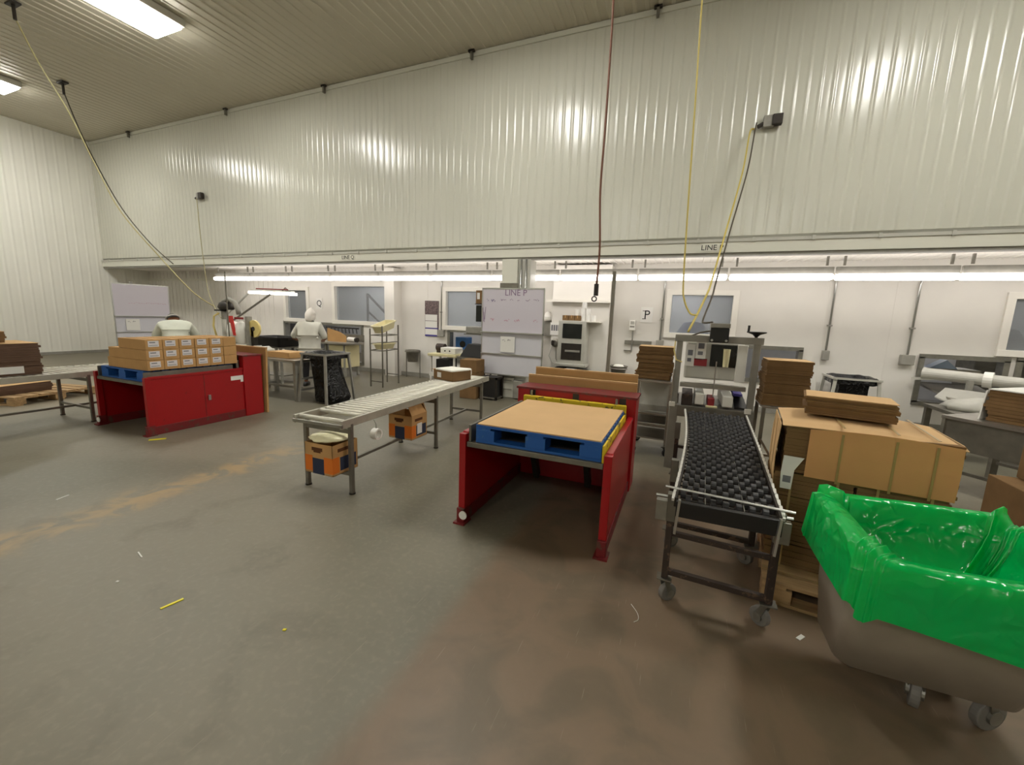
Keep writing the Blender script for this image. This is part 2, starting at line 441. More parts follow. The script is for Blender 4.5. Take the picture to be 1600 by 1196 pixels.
w_ = ribbed((XL, YU), (XR, YU), 2.95, ZC, (0, -1)); w_.box(XL, XR, YU+.01, YU+.12, ZS, ZC); struct(w_.build('wall_front', M['wall'], smooth=True))
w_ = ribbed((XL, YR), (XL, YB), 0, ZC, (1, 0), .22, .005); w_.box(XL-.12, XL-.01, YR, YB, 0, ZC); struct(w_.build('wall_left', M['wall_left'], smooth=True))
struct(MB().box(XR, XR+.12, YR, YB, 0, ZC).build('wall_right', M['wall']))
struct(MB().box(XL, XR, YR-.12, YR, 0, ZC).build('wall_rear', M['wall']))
# ceiling: ribbed sheets running front to back
mb = MB(); vs = []; fs = []; pitch = .19; n = int((XR-XL)/pitch); pr = []
for i in range(n): pr += [(XL+i*pitch, 0), (XL+i*pitch+pitch*.6, 0), (XL+i*pitch+pitch*.68, -.012), (XL+i*pitch+pitch*.92, -.012)]
pr.append((XR, 0))
for x, h in pr: vs += [(x, YR, ZC+h), (x, YU, ZC+h)]
for i in range(len(pr)-1): fs.append((2*i, 2*i+1, 2*i+3, 2*i+2))
mb.add(vs, fs); mb.box(XL, XR, YR, YU+.1, ZC+.01, ZC+.1); struct(mb.build('ceiling', M['ceiling']))
# soffit over the lines
mb = MB(); vs = []; fs = []; pr = []
n = int((XR-XL)/.12)
for i in range(n): pr += [(XL+i*.12, 0), (XL+i*.12+.075, 0), (XL+i*.12+.085, -.012), (XL+i*.12+.11, -.012)]
pr.append((XR, 0))
for x, h in pr: vs += [(x, YU+.1, ZS+.05+h), (x, YB+.1, ZS+.05+h)]
for i in range(len(pr)-1): fs.append((2*i, 2*i+1, 2*i+3, 2*i+2))
mb.add(vs, fs); mb.box(XL, XR, YU+.1, YB+.1, ZS+.06, ZS+.12); struct(mb.build('ceiling_soffit', M['soffit']))
# bands along the lower edge of the upper wall
mb = MB(); mb.box(XL, XR, YU-.03, YU+.12, 2.70, 2.86); struct(mb.build('trim_1', M['trimw']))
mb = MB(); mb.box(XL, XR, YU-.045, YU+.0, 2.86, 2.905)
for i in range(34): mb.box(XL+.4+i*.77, XL+.44+i*.77, YU-.06, YU-.02, 2.85, 2.915)
struct(mb.build('trim_2', M['greyl']))
struct(MB().box(XL, XR, YU-.01, YU+.13, 2.655, 2.70).build('trim_3', M['greyp']))
struct(MB().box(XL, XR, YU-.03, YU+.0, ZC-.1, ZC-.02).build('trim_4', M['wall']))
# lower back wall with its openings
WIN = [(-10.72, -9.9, 1.32, 2.12), (-8.86, -7.12, 1.32, 2.24), (-5.36, -3.95, 1.31, 2.14), (-.3, .77, 1.38, 2.12), (4.5, 5.7, 1.34, 2.12)]
OPN = [(-10.8, -7.95, .2, 1.2), (-5.25, -3.6, .5, 1.19), (1.0, 1.9, .6, 1.18), (3.58, 4.55, .44, 1.18), (4.72, 5.9, .44, 1.2)]
holes = WIN + OPN
def wall_with_holes(x0, x1, z0, z1, y0, y1):
    xs = sorted({x0, x1, *[h[0] for h in holes], *[h[1] for h in holes]}); zs = sorted({z0, z1, *[h[2] for h in holes], *[h[3] for h in holes]}); mb = MB()
    for a, b in zip(xs, xs[1:]):
        cur = None
        for c, d in zip(zs, zs[1:]):
            cx, cz = (a+b)/2, (c+d)/2
            if any(h[0] < cx < h[1] and h[2] < cz < h[3] for h in holes):
                if cur: mb.box(a, b, y0, y1, *cur); cur = None
            else: cur = (cur[0], d) if cur else (c, d)
        if cur: mb.box(a, b, y0, y1, *cur)
    return mb
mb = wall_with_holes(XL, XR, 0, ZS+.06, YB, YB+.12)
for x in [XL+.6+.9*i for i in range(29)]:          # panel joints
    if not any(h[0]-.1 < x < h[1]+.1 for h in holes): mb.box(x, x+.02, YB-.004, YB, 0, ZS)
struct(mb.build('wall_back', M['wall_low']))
mb = MB(); x = XL
while x < -11.2: mb.box(x, x+.07, YB-.012, YB, 0, ZS); x += .2
struct(mb.build('trim_5', M['wall_low']))
struct(MB().box(XL, XR, YB-.02, YB, ZS-.28, ZS-.22).build('trim_6', M['trimw']))
struct(MB().box(XL, XR, YB-.03, YB, 0, .1).build('baseboard_back', M['greyp']))
struct(MB().box(XL+.0, XL+.03, YR, YB, 0, .08).build('baseboard_left', M['greyp']))
# recess and white pilaster in the back wall
struct(MB().box(-6.95, -6.66, YB-.3, YB, 0, ZS).build('trim_7', M['wall_low']))
struct(MB().box(-2.6, -1.42, 8.4, YB, 0, ZS).build('trim_8', M['wall_low']))
struct(MB().box(-2.72, -1.33, 8.32, 8.4, 1.92, 1.97).build('trim_9', M['frame']))
for i, (a, b, c, d) in enumerate(WIN):
    r = thing('window_%d' % (i+1), 'window in the lower back wall', 'window', ((a+b)/2, YB, c)); r['kind'] = 'structure'
    del r['label']; del r['category']
    mb = MB(); t = .09
    mb.box(a-t, b+t, YB-.035, YB+.06, d-.01, d+t).box(a-t, b+t, YB-.045, YB+.06, c-t, c+.01).box(a-t, a+.01, YB-.035, YB+.06, c, d).box(b-.01, b+t, YB-.035, YB+.06, c, d)
    mb.build('window_frame', M['frame'], r, bev=.004)
    MB().box(a, b, YB+.055, YB+.065, c, d).build('pane', M['glass'], r)
for i, (a, b, c, d) in enumerate(OPN):
    mb = MB(); t = .05
    mb.box(a-t, b+t, YB-.03, YB+.14, d-.02, d+t).box(a-t, b+t, YB-.03, YB+.14, c-t, c+.02).box(a-t, a+.02, YB-.03, YB+.14, c, d).box(b-.02, b+t, YB-.03, YB+.14, c, d)
    struct(mb.build('trim_%d' % (10+i), M['galv']))
# the room behind the back wall
mb = MB(); mb.box(XL, XR, 12.5, 12.6, 0, 3).box(XL, XR, YB+.1, 12.5, 2.9, 3).box(XL-.1, XL, YB+.1, 12.5, 0, 3).box(XR, XR+.1, YB+.1, 12.5, 0, 3)
struct(mb.build('wall_far', M['room']))
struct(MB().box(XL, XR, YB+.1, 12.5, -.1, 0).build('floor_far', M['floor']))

# ------------------------------------------------------------------ lights
lamp = thing('ceiling_light', '', 'light', (-8.75, 4.4, 6.4), group='rows of ceiling lights')
MB().box(-.40, .40, -.70, .70, -.13, -.01).build('housing', M['greyl'], lamp, local=True, bev=.01)
MB().box(-.36, .36, -.66, .66, -.175, -.128).build('diffuser', M['lampw'], lamp, local=True, bev=.008)
lx = [-14.6, -8.75, -2.95, 2.85, 8.0]
lamp['label'] = 'large glowing ceiling light near the top edge, above the open floor'
for j, y in enumerate((4.4, -6.6)):
    for i, x in enumerate(lx):
        if (i, j) == (1, 0) or (j == 1 and i == 4): continue
        lab = 'glowing ceiling light by the left wall, cut by the left edge' if (i, j) == (0, 0) else '%s ceiling light from the left, %s' % (ORD[i], ('above the top edge of the photo', 'behind the photographer')[j])
        dup(lamp, (x, y, 6.4), lab)
tl = thing('strip_light', '', 'light', (0, 0, 0), group='strip lights under the soffit')
MB().box(-.715, .715, -.03, .03, .0, .11).build('housing', M['greyp'], tl, local=True, bev=.006)
mb = MB(); mb.box(-.71, .71, -.10, .10, -.09, .0); mb.build('tube_cover', M['tubew'], tl, local=True, bev=.03)
for hx in (-.62, .62): MB().box(hx-.015, hx+.015, -.015, .015, .13, .27).build('hanger', M['greyp'], tl, local=True)
for i in range(14):
    x = -11.83+1.46*i
    lab = 'fluorescent strip light, %s from the left end of the soffit row' % ORD[i]
    if i == 0: tl.location = (x, 7.95, 2.41); tl['label'] = lab; INV[tl.name] = Matrix.Translation(tl.location).inverted()
    else: dup(tl, (x, 7.95, 2.41), lab)
# a strip light in the room behind
fl = thing('strip_light', 'strip light in the room behind the windows, seen through the wide window', 'light', (-7.2, 11.0, 2.6))
MB().box(-.7, .7, -.08, .08, .0, .1).build('housing', M['greyl'], fl, local=True)
MB().box(-.7, .7, -.07, .07, -.08, .0).build('tube_cover', M['roomlamp'], fl, local=True, bev=.02)
dup(fl, (-.5, 11.4, 2.6), 'strip light behind the window beside the P sign')
dup(fl, (-10.4, 11.2, 2.6), 'strip light behind the small window at line Q')
dup(fl, (-4.2, 11.5, 2.6), 'strip light behind the middle window')
dup(fl, (4.6, 11.2, 2.6), 'strip light in the room behind the window at the right edge')


# ------------------------------------------------------------------ support column and LINE signs
col = thing('support_column', 'grey panelled column dropping from the upper wall behind the whiteboard marked LINE P', 'column', (-3.05, 7.57, 0))
mb = MB(); mb.box(-3.34, -3.02, 7.42, 7.75, 0, 2.66); mb.build('column_casing', M['trimw'], col, bev=.01)
mb = MB(); mb.box(-3.02, -2.78, 7.48, 7.8, 0, 2.66); mb.build('column_casing', M['greyl'], col, bev=.01)
MB().box(-3.36, -2.99, 7.395, 7.42, 2.13, 2.22).build('upper_clamp', M['steel_d'], col, bev=.004)
MB().box(-3.36, -2.99, 7.395, 7.42, .40, .47).build('lower_clamp', M['steel_d'], col, bev=.004)
for k, z in enumerate((.16, .34)): MB().box(-3.28, -3.06, 7.41, 7.42, z, z+.012).build('panel_seam', M['greyp'], col)
for k, x in enumerate((-2.96, -2.86)): MB().cyl((x, 7.46, 1.0), (x, 7.46, 2.66), .018, n=10).build('conduit_pipe', M['alu'], col, smooth=True)
MB().box(-2.99, -2.8, 7.32, 7.48, .02, .36).build('junction_box', M['greyp'], col, bev=.008, label='grey steel box at the foot of the column')

for (x, y0, z, body, lab) in ((.27, 7.47, 2.775, 'LINE P', 'black LINE P letters on the grey band above the strip lights'), (-7.18, 7.47, 2.78, 'LINE Q', 'small black LINE Q letters on the grey band at left')):
    r = thing('line_sign', lab, 'sign', (x, 7.47, z-.06))
    MB().box(x-.2, x+.2, 7.462, 7.469, z-.055, z+.055).build('backing', M['trimw'], r)
    text('lettering', body, .115, (x, 7.4605, z), (PI/2, 0, 0), M['ink_d'], r)

# ------------------------------------------------------------------ whiteboards
def scribble(mb, x0, x1, z, y, h, seed, gap=.3):
    rnd = random.Random(seed); x = x0
    while x < x1:
        wd = rnd.uniform(.05, .13)
        for k in range(int(wd/.022)):
            xa = x+k*.022; mb.bar((xa, y, z+rnd.uniform(-h, h)), (xa+.016, y, z+rnd.uniform(-h, h)), .009, .005, upv=(0, 1, 0))
        x += wd + rnd.uniform(.05, gap)
    return mb
def whiteboard(loc, rz, label, pclip):
    """1.27 m wide, 1.68 m tall board in three panels, face towards local -y"""
    r = thing('whiteboard', label, 'whiteboard', loc, rz)
    def b(mb, n, m, **k): return mb.build(n, m, r, local=True, **k)
    b(MB().box(-.62, .62, 0, .02, .84, 1.65), 'upper_panel', M['board'])
    b(MB().box(-.62, .62, 0, .02, .42, .82), 'middle_panel', M['boardl'])
    b(MB().box(-.62, .62, 0, .02, .02, .40), 'lower_panel', M['boardl'])
    b(MB().box(-.64, .64, -.006, .026, 1.65, 1.675), 'top_rail', M['alu'])
    b(MB().box(-.64, .64, -.05, .022, .815, .845), 'pen_tray', M['alu'], bev=.004)
    b(MB().box(-.64, .64, -.02, .022, .395, .425), 'middle_rail', M['alu'], bev=.004)
    b(MB().box(-.64, .64, -.006, .026, 0, .022), 'bottom_rail', M['alu'])
    for s_ in (-1, 1): b(MB().box(*sorted((s_*.62, s_*.64)), -.006, .026, .02, 1.655), 'side_rail', M['alu'])
    b(MB().box(pclip, pclip+.3, -.026, -.022, .46, .76), 'clipped_sheet', M['paper'], label='white sheet clipped to the board')
    b(scribble(MB(), pclip+.04, pclip+.2, .69, -.0265, .02, 3, .04), 'sheet_note', M['ink'])
    return r
wb = whiteboard((-3.065, 7.33, .45), 0., 'white dry-erase board headed LINE P hanging on the grey column', -.21)
text('heading', 'LINE P', .16, (-3.0, 7.328, 2.03), (PI/2, 0, 0), M['ink_p'], wb, .001)
def wbm(mb, n, m): mb.build(n, m, wb)
wbm(scribble(MB(), -3.6, -3.38, 1.89, 7.329, .028, 1, .02), 'marker_note', M['ink_b'])
wbm(scribble(MB(), -3.3, -2.55, 1.90, 7.329, .018, 2, .12), 'marker_note', M['ink_p'])
wbm(scribble(MB(), -3.52, -2.56, 1.52, 7.329, .025, 5, .28), 'marker_note', M['ink_r'])
wbm(scribble(MB(), -3.68, -3.64, 1.6, 7.329, .16, 8, .02), 'marker_note', M['ink_p'])
wq = whiteboard((-13.6, 6.63, .42), PI/2, 'white dry-erase board at far left behind the kraft cartons, strip lights mirrored in it', -.42)
MB().box(-.3, .3, -.03, -.026, .55, .74).build('scrap', M['paper'], None) if False else None
mb = MB(); rnd = random.Random(4)
for k in range(16):
    y = 6.32+k*.055; mb.bar((-13.598, y, 1.6+rnd.uniform(-.02, .02)), (-13.598, y+.03, 1.6+rnd.uniform(-.02, .02)), .006, .005, upv=(1, 0, 0))
mb.build('marker_note', M['ink_r'], wq)
qp = thing('board_post', 'grey post standing behind the far left whiteboard', 'post', (-13.68, 6.5, 0))
MB().box(-13.7, -13.64, 6.42, 6.48, 0, 2.16).build('upright', M['greyp'], qp); MB().box(-13.8, -13.62, 6.3, 6.6, 0, .02).build('foot_plate', M['greyp'], qp)
MB().box(-13.7, -13.64, 6.8, 6.86, 0, 2.1).build('upright', M['greyp'], qp); MB().box(-13.8, -13.62, 6.7, 6.96, 0, .02).build('foot_plate', M['greyp'], qp)

# ------------------------------------------------------------------ red pallet lifts
def lift(x0, y0, label, plate):
    r = thing('pallet_lift', label, 'pallet lift', (x0+.57, y0+.7, 0))
    W = 1.14; yt = y0+1.2; yb = y0+1.48
    for k, x in enumerate((x0, x0+W-.055)):
        mb = MB(); mb.box(x+.012, x+.043, y0+.05, yt, .10, .70)
        mb.build('side_panel', M['red'], r, bev=.003)
        MB().box(x, x+.055, y0, y0+.06, .12, .715).build('front_post', M['red'], r, bev=.004)
        MB().box(x+.004, x+.051, y0+.05, yt, .69, .722).build('top_rail', M['red'], r, bev=.004)
        MB().box(x+.002, x+.053, y0+.05, yt, .0, .105).build('kick_rail', M['red_d'], r, bev=.004)
        f = MB(); f.box(x-.004, x+.06, y0-.02, y0+.06, .012, .125); f.build('foot', M['red_d'], r, bev=.004)
        MB().box(x-.02, x+.075, y0-.045, y0+.07, 0, .014).build('foot_plate', M['red_d'], r)
    MB().cyl((x0+.055, y0-.022, .075), (x0+.055, y0-.03, .075), .033, n=18).build('foot_disc', M['paper'], r, label='round white disc on the left front foot')
    gm = M['steel_d'] if plate else M['yellow']
    t = MB().box(x0-.01, x0+W+.01, yt, yb, .0, .90).build('mast_housing', M['red'], r, bev=.008)
    for x in (x0+.12, x0+.56, x0+1.0): MB().box(x, x+.06, yt-.006, yt, .45, .89).build('arm_slot', M['black'], r)
    MB().box(x0-.02, x0+W+.02, yt-.015, yb+.01, .885, .905).build('mast_cap', M['red_d'], r)
    MB().box(x0+.06, x0+W-.06, y0+.01, yt-.05, .615, .655).build('platform', M['steel_d'], r, bev=.003)
    MB().box(x0+.07, x0+W-.07, yt-.05, yt-.008, .655, .83).build('back_stop', gm, r, bev=.008)
    MB().box(x0+W-.072, x0+W-.057, y0+.02, yt-.11, .655, .775).build('side_guide', gm, r, bev=.003)
    MB().box(x0+.07, x0+.09, y0+.02, yt-.11, .655, .785).build('side_guide', M['steel_d'], r, bev=.003)
    for x in (x0+.15, x0+W-.16): MB().cyl((x, yt-.03, .82), (x, yt-.03, .88), .012, n=8).build('stop_pin', M['galv'], r)
    for x in (x0+.3, x0+.8):
        MB().bar((x, y0+1.0, .08), (x, y0+.75, .6), .05, .07).build('lift_arm', M['darkm'], r)
    if plate:
        xs = x0+W-.012
        MB().box(xs, xs+.004, y0+1.02, y0+1.2, .655-.1, .715-.1).build('label_plate', M['paper'], r, label='small white label plate on the long side')
        MB().box(xs, xs+.003, y0+1.16, y0+1.2, .52, .57).build('label_plate', M['paper'], r)
        MB().box(xs, xs+.02, y0+.70, y0+.73, .33, .40).build('door_latch', M['alu'], r, bev=.003)
        MB().box(xs-.0005, xs+.002, y0+.66, y0+.668, .12, .68).build('panel_seam', M['red_d'], r)
    return r
lift(-7.03, 2.81, 'red pallet lift at left loaded with labelled kraft cartons', True)
lift(-1.50, 2.64, 'red pallet lift in the middle holding a blue pallet with a bare kraft sheet', False)

def pallet(x0, x1, y0, y1, z, m, label, group, nb=7, name='pallet', holes=True, rz=0):
    r = thing(name, label, 'pallet', ((x0+x1)/2, (y0+y1)/2, z), rz, group)
    cx, cy = (x0+x1)/2, (y0+y1)/2; hx, hy = (x1-x0)/2, (y1-y0)/2
    p = 2*hy/nb
    for i in range(nb): MB().box(-hx, hx, -hy+i*p, -hy+i*p+p*.78, .115, .135).build('deck_board', m, r, local=True, bev=.002)
    for x in (-hx, -.075, hx-.15): 
        for y in (-hy, -.07, hy-.14): MB().box(x, x+.15, y, y+.14, .018, .1).build('block', m, r, local=True, bev=.003)
    for x in (-hx, -.06, hx-.12): MB().box(x, x+.12, -hy, hy, .10, .115).build('stringer_board', m, r, local=True)
    for y in (-hy, -.05, hy-.1): MB().box(-hx, hx, y, y+.1, 0, .018).build('bottom_board', m, r, local=True)
    return r
pallet(-1.375, -.437, 2.67, 3.74, .657, M['blue'], 'blue pallet with a kraft sheet on it, on the middle red lift', 'blue pallets', 11)
pallet(-6.91, -5.985, 2.85, 3.92, .657, M['blue'], 'blue pallet under the labelled kraft cartons on the left red lift', 'blue pallets', 11)
o = MB().box(-1.365, -.445, 2.675, 3.73, .793, .801).build('cardboard_sheet', M['kraft_l']); tag(o, 'flat bare kraft sheet lying on the blue pallet of the middle lift', 'cardboard sheet')
# flat cartons leaning behind the lifts
def leaning(x0, x1, y, h, label, lean=.03, t=.03):
    mb = MB(); mb.prism([(x0, y, 0), (x0, y+t, 0), (x0, y+t+lean, h), (x0, y+lean, h)], (x1-x0, 0, 0))
    o = mb.build('flat_carton', M['kraft'], bev=.003); INV[o.name] = Matrix.Identity(4)
    tag(o, label, 'carton', 'flat cartons behind the lifts')
    e = MB().box(x0, x1, y+lean-.002, y+lean+t+.002, h-.012, h+.004); e.build('top_edge', M['kraft_l'], o)
    return o
leaning(-1.52, -.385, 4.14, .985, 'long flat carton standing behind the middle red lift, the lower front one')
leaning(-1.47, -.39, 4.22, 1.06, 'long flat carton standing behind the middle red lift, the taller rear one')
leaning(-7.0, -5.84, 4.31, 1.0, 'long flat carton standing behind the left red lift')

# labelled cartons on the left lift
c0 = None
for L_ in range(3):
    for k in range(6):
        y0 = 2.87+k*.182; z0 = .794+L_*.126
        xl = (-6.78, -6.74, -6.5)[L_]; W = -5.93-xl
        lab = 'kraft carton %s, %s layer on left lift, %s from the open end' % ('without label' if k == 5 else 'with white label', ('bottom', 'middle', 'top')[L_], ORD[k])
        if k == 0:
            c0 = thing('labelled_carton', lab, 'carton', (-5.93, y0, z0), group='labelled cartons on the left lift')
            MB().box(-W, 0, .002, .179, 0, .123).build('carton_body', M['kraft'], c0, local=True, bev=.003)
            MB().box(-W+.01, -.01, .085, .097, .1225, .1245).build('tape_seam', M['kraft_d'], c0, local=True)
            t_ = MB().box(0, .002, .03, .142, .036, .108).build('white_label', M['tagw'], c0, local=True, label='white label')
            MB().box(.002, .0026, .045, .105, .082, .094).build('print', M['ink'], t_, local=True)
            MB().box(.002, .0026, .04, .13, .05, .056).build('print', M['ink'], t_, local=True)
        else:
            jx = random.uniform(-.004, .004)
            c = dup(c0, (-5.93+jx, y0, z0), lab)
            if k == 5:
                for ch in [q for q in COL.objects if q.parent == c and q.name.startswith('white_label')]:
                    for g in [q for q in COL.objects if q.parent == ch]: bpy.data.objects.remove(g)
                    bpy.data.objects.remove(ch)

# ------------------------------------------------------------------ roller conveyors
def roller_conveyor(loc, rz, length, width, h, label, skip=(), legs=(.12, 1.55, 2.85)):
    """frame starts at local y=0 (near end); right rail at x=0, left rail at x=-width"""
    r = thing('roller_conveyor', label, 'conveyor', loc, rz)
    def b(mb, n, m, **k): return mb.build(n, m, r, local=True, **k)
    for x in (-.02, -width-.005): b(MB().box(x, x+.025, 0, length, h-.075, h-.003), 'side_rail', M['railc'], bev=.004)
    p = .079; n = int((length-.06)/p)
    for i in range(n):
        if i in skip: continue
        y = .05+i*p
        b(MB().cyl((-.022, y, h-.020), (-width+.022, y, h-.020), .0205, n=12), 'roller', M['roller'], smooth=True)
    for y in legs:
        for x in (-.012, -width+.008):
            b(MB().box(x-.018, x+.018, y-.018, y+.018, 0.006, h-.05), 'leg', M['steel_d'], bev=.004)
            b(MB().cyl((x, y, 0), (x, y, .012), .028, n=12), 'foot', M['darkm'])
        b(MB().box(-width, 0, y-.014, y+.014, .17, .2), 'cross_bar', M['steel_d'])
        b(MB().box(-width, 0, y-.014, y+.014, h-.14, h-.10), 'cross_bar', M['steel_d'])
    b(MB().box(-width*.5-.014, -width*.5+.014, legs[0], legs[-1], .172, .199), 'long_bar', M['steel_d'])
    b(MB().box(-width-.01, .01, -.008, .012, h-.065, h-.035), 'end_plate', M['galv'], bev=.004)
    return r
roller_conveyor((-2.565, 2.54, 0), math.radians(2.4), 3.08, .52, .69, 'white-rollered gravity conveyor in the middle of the floor beside the red lift', skip=(1, 2))
roller_conveyor((-7.2, 1.1, 0), math.radians(1.5), 3.3, .78, .69, 'roller conveyor at the far left edge running behind the left red lift', legs=(.2, 1.75, 3.0))

def print_carton(x0, y0, z, label, rz, top):
    """bulk carton with an orange and navy printed band"""
    r = thing('printed_carton', label, 'carton', (x0, y0, z), rz, 'printed cartons under the conveyor')
    w, d, h = .31, .29, .27
    def b(mb, n, m, p=r, **k): return mb.build(n, m, p, local=True, **k)
    body = b(MB().box(0, w, 0, .004, 0, h).box(0, w, d-.004, d, 0, h).box(0, .004, 0, d, 0, h).box(w-.004, w, 0, d, 0, h).box(0, w, 0, d, 0, .004), 'carton_body', M['kraft'])
    # printed faces, front (-y) and right (+x)
    b(MB().box(0, .085, -.0015, 0, .02, .16), 'orange_print', M['print_o'], body)
    b(MB().box(.215, w, -.0015, 0, .02, .16).box(w, w+.0015, 0, .075, .02, .16), 'orange_print', M['print_o'], body)
    b(MB().box(.085, .215, -.002, 0, .0, .14), 'navy_print', M['print_n'], body)
    b(MB().box(w, w+.002, .085, d-.02, .03, .15), 'navy_print', M['print_n'], body)
    for (xa, xb) in ((.08, .20),): b(MB().box(xa, xb, -.002, 0, .205, .235).box(xa+.02, xb-.02, -.002, 0, .19, .205), 'brown_print', M['print_b'], body)
    b(MB().box(w, w+.002, .06, .2, .2, .23), 'brown_print', M['print_b'], body)
    if top == 'flaps':
        for (a, c, e) in (((0, 0, h), (w, 0, h), (0, -.0, .0)),):
            pass
        b(MB().prism([(.0, 0, h), (.0, d, h), (.09, d, h+.09), (.09, 0, h+.09)], (0, 0, .005)), 'flap', M['kraft'])
        b(MB().prism([(w, 0, h), (w, d, h), (w-.05, d, h+.11), (w-.05, 0, h+.11)], (0, 0, .005)), 'flap', M['kraft'])
        b(MB().prism([(w, d-.01, h), (w-.12, d-.01, h), (w-.14, d-.05, h+.1), (w-.02, d-.05, h+.1)], (0, .005, 0)), 'flap', M['kraft_d'])
        b(MB().box(w, w+.003, .1, .19, .05, .17), 'white_label', M['paper'])
    return r
print_carton(-2.945, 2.50, .20, 'orange and navy printed carton under the conveyor end, topped by cream film', 0, 'open')
print_carton(-2.99, 3.66, .20, 'orange and navy printed carton with torn open flaps under the middle of the conveyor', 0, 'flaps')
# folded cream film lying on the near carton
mb = MB(); rings = []
for k, (s_, z) in enumerate(((.55, .0), (1.0, .012), (1.06, .035), (.9, .062), (.55, .078), (.12, .088))):
    rings.append([(-2.80+.165*s_*math.cos(2*PI*i/28)*(1+.06*math.sin(5*2*PI*i/28+k)), 2.64+.15*s_*math.sin(2*PI*i/28)*(1+.06*math.sin(7*2*PI*i/28)), .479+z*.62+.004*math.sin(9*2*PI*i/28+2*k)) for i in range(28)])
mb.loft(rings, True, True); o = mb.build('plastic_film_bundle', M['creamfilm'], smooth=True); tag(o, 'crumpled cream plastic film lying on the near printed carton', 'plastic film')
# tape roll hanging from the rail
r = thing('tape_roll', 'white tape roll hanging on a wire from the conveyor rail', 'tape roll', (-2.50, 2.92, .48))
MB().lathe((-2.53, 2.92, .49), [(.036, -.03), (.052, -.03), (.052, .03), (.036, .03), (.036, -.03)], 20, 'x').build('roll', M['white_p'], r, smooth=False)
MB().tube([(-2.555, 2.92, .62), (-2.53, 2.92, .58), (-2.53, 2.92, .525)], .004, 6).build('wire', M['galv'], r)
# open carton of white foam trays on the conveyor
r = thing('open_carton', 'open kraft carton packed with white foam trays on the far end of the conveyor', 'carton', (-2.98, 5.02, .694), math.radians(-18))
def b(mb, n, m, **k): return mb.build(n, m, r, local=True, **k)
b(MB().box(-.2, .2, -.17, -.166, 0, .13).box(-.2, .2, .166, .17, 0, .13).box(-.2, -.196, -.17, .17, 0, .13).box(.196, .2, -.17, .17, 0, .13).box(-.2, .2, -.17, .17, 0, .005), 'carton_body', M['kraft_d'])
b(MB().box(-.185, .185, -.155, .155, .1, .15), 'foam_tray', M['foam'], bev=.012)
b(MB().prism([(-.2, -.17, .13), (-.2, .17, .13), (-.28, .17, .12), (-.28, -.17, .12)], (0, 0, .004)), 'flap', M['kraft'])
b(MB().box(-.12, -.04, -.173, -.17, .03, .1), 'white_label', M['paper']); b(MB().box(-.3, -.2, -.174, -.171, .03, .09), 'white_label', M['paper'])
o = MB().box(-3.2, -2.92, 5.32, 5.5, .695, .80).build('foam_tray_stack', M['foam'], bev=.02); tag(o, 'white foam block behind the open carton on the conveyor', 'foam trays')

# ------------------------------------------------------------------ casters
def caster(mb_parent, x, y, rz, h=.15, rw=.055, m=None, fork=None):
    """swivel caster as a part with its wheel as a sub-part; top plate at height h"""
    c, s_ = math.cos(rz), math.sin(rz); m = m or M['rubber']; fork = fork or M['steel_d']
    ox = lambda a, b_: (x+a*c-b_*s_, y+a*s_+b_*c)
    mb = MB(); mb.box(x-.04, x+.04, y-.035, y+.035, h-.008, h)
    wx, wy = ox(.03, 0)
    for k in (-.024, .024):
        a = ox(.0, k); b_ = ox(.035, k)
        mb.bar((*a, h-.008), (wx + (b_[0]-ox(.035, 0)[0]), wy + (b_[1]-ox(.035, 0)[1]), rw), .006, .03)
    cst = mb.build('caster', fork, mb_parent)
    p = ox(.03, -.017); q = ox(.03, .017)
    MB().cyl((*p, rw), (*q, rw), rw, n=22).build('wheel', m, cst, bev=.006)
    p = ox(.03, -.03); q = ox(.03, .03)
    MB().cyl((*p, rw), (*q, rw), rw*.45, n=14).build('hub', M['galv'], cst)
    return cst

# ------------------------------------------------------------------ flexible skate-wheel conveyor
sk = thing('skate_wheel_conveyor', 'black skate-wheel conveyor on casters between the red lift and the carton stack', 'conveyor', (.27, 3.3, 0))
def railx(y, side):
    t = (y-2.25)/2.35
    return (.035+.05*t+.035*math.sin(PI*t)) if side < 0 else (.515+.11*t)
def railz(y):
    return .655 + .025*min(1, max(0, (y-2.25)/1.2))
ys = [2.25+2.35*i/60 for i in range(61)]
for sd in (-1, 1):
    mb = MB()
    for a, b_ in zip(ys, ys[1:]):
        mb.bar((railx(a, sd), a, railz(a)), (railx(b_, sd), b_, railz(b_)), .012, .05)
    mb.build('side_rail', M['darkm'], sk)
    mb = MB()
    for i in range(0, 60):           # bright scissor-link ends along the rail
        y = ys[i]; yb_ = ys[i+1]
        mb.bar((railx(y, sd)+sd*.012, y, railz(y)+.012+.014*(i % 2)), (railx(yb_, sd)+sd*.012, yb_, railz(yb_)+.012+.014*((i+1) % 2)), .014, .018)
    mb.build('link_chain', M['chain'], sk)
axles = []
y = 2.30
while y < 4.58: axles.append(y); y += .0655
mb = MB()
for y in axles: mb.cyl((railx(y, -1), y, railz(y)), (railx(y, 1), y, railz(y)), .005, n=6)
mb.build('axle_set', M['darkm'], sk)['kind'] = 'stuff'
rest = MB(); cnt = 0
for i, y in enumerate(axles):
    a, b_ = railx(y, -1)+.03, railx(y, 1)-.03; nW = 8
    for k in range(nW):
        if i % 2 == 0 and k == nW-1: continue
        t = (k+(.5 if i % 2 == 0 else 0))/(nW-1); x = a+(b_-a)*t
        q = MB().cyl((x-.013, y, railz(y)), (x+.013, y, railz(y)), .030, n=14)
        if cnt < 98: q.build('wheel', M['wheel'], sk); cnt += 1
        else: rest.add(q.v, q.f)
rest.build('wheels', M['wheel'], sk)['kind'] = 'stuff'
for x in (.18, .36):                 # thin lengthwise strips
    MB().bar((x, 2.26, .668), (x+.08, 4.58, .70), .004, .004).build('strip', M['galv'], sk)
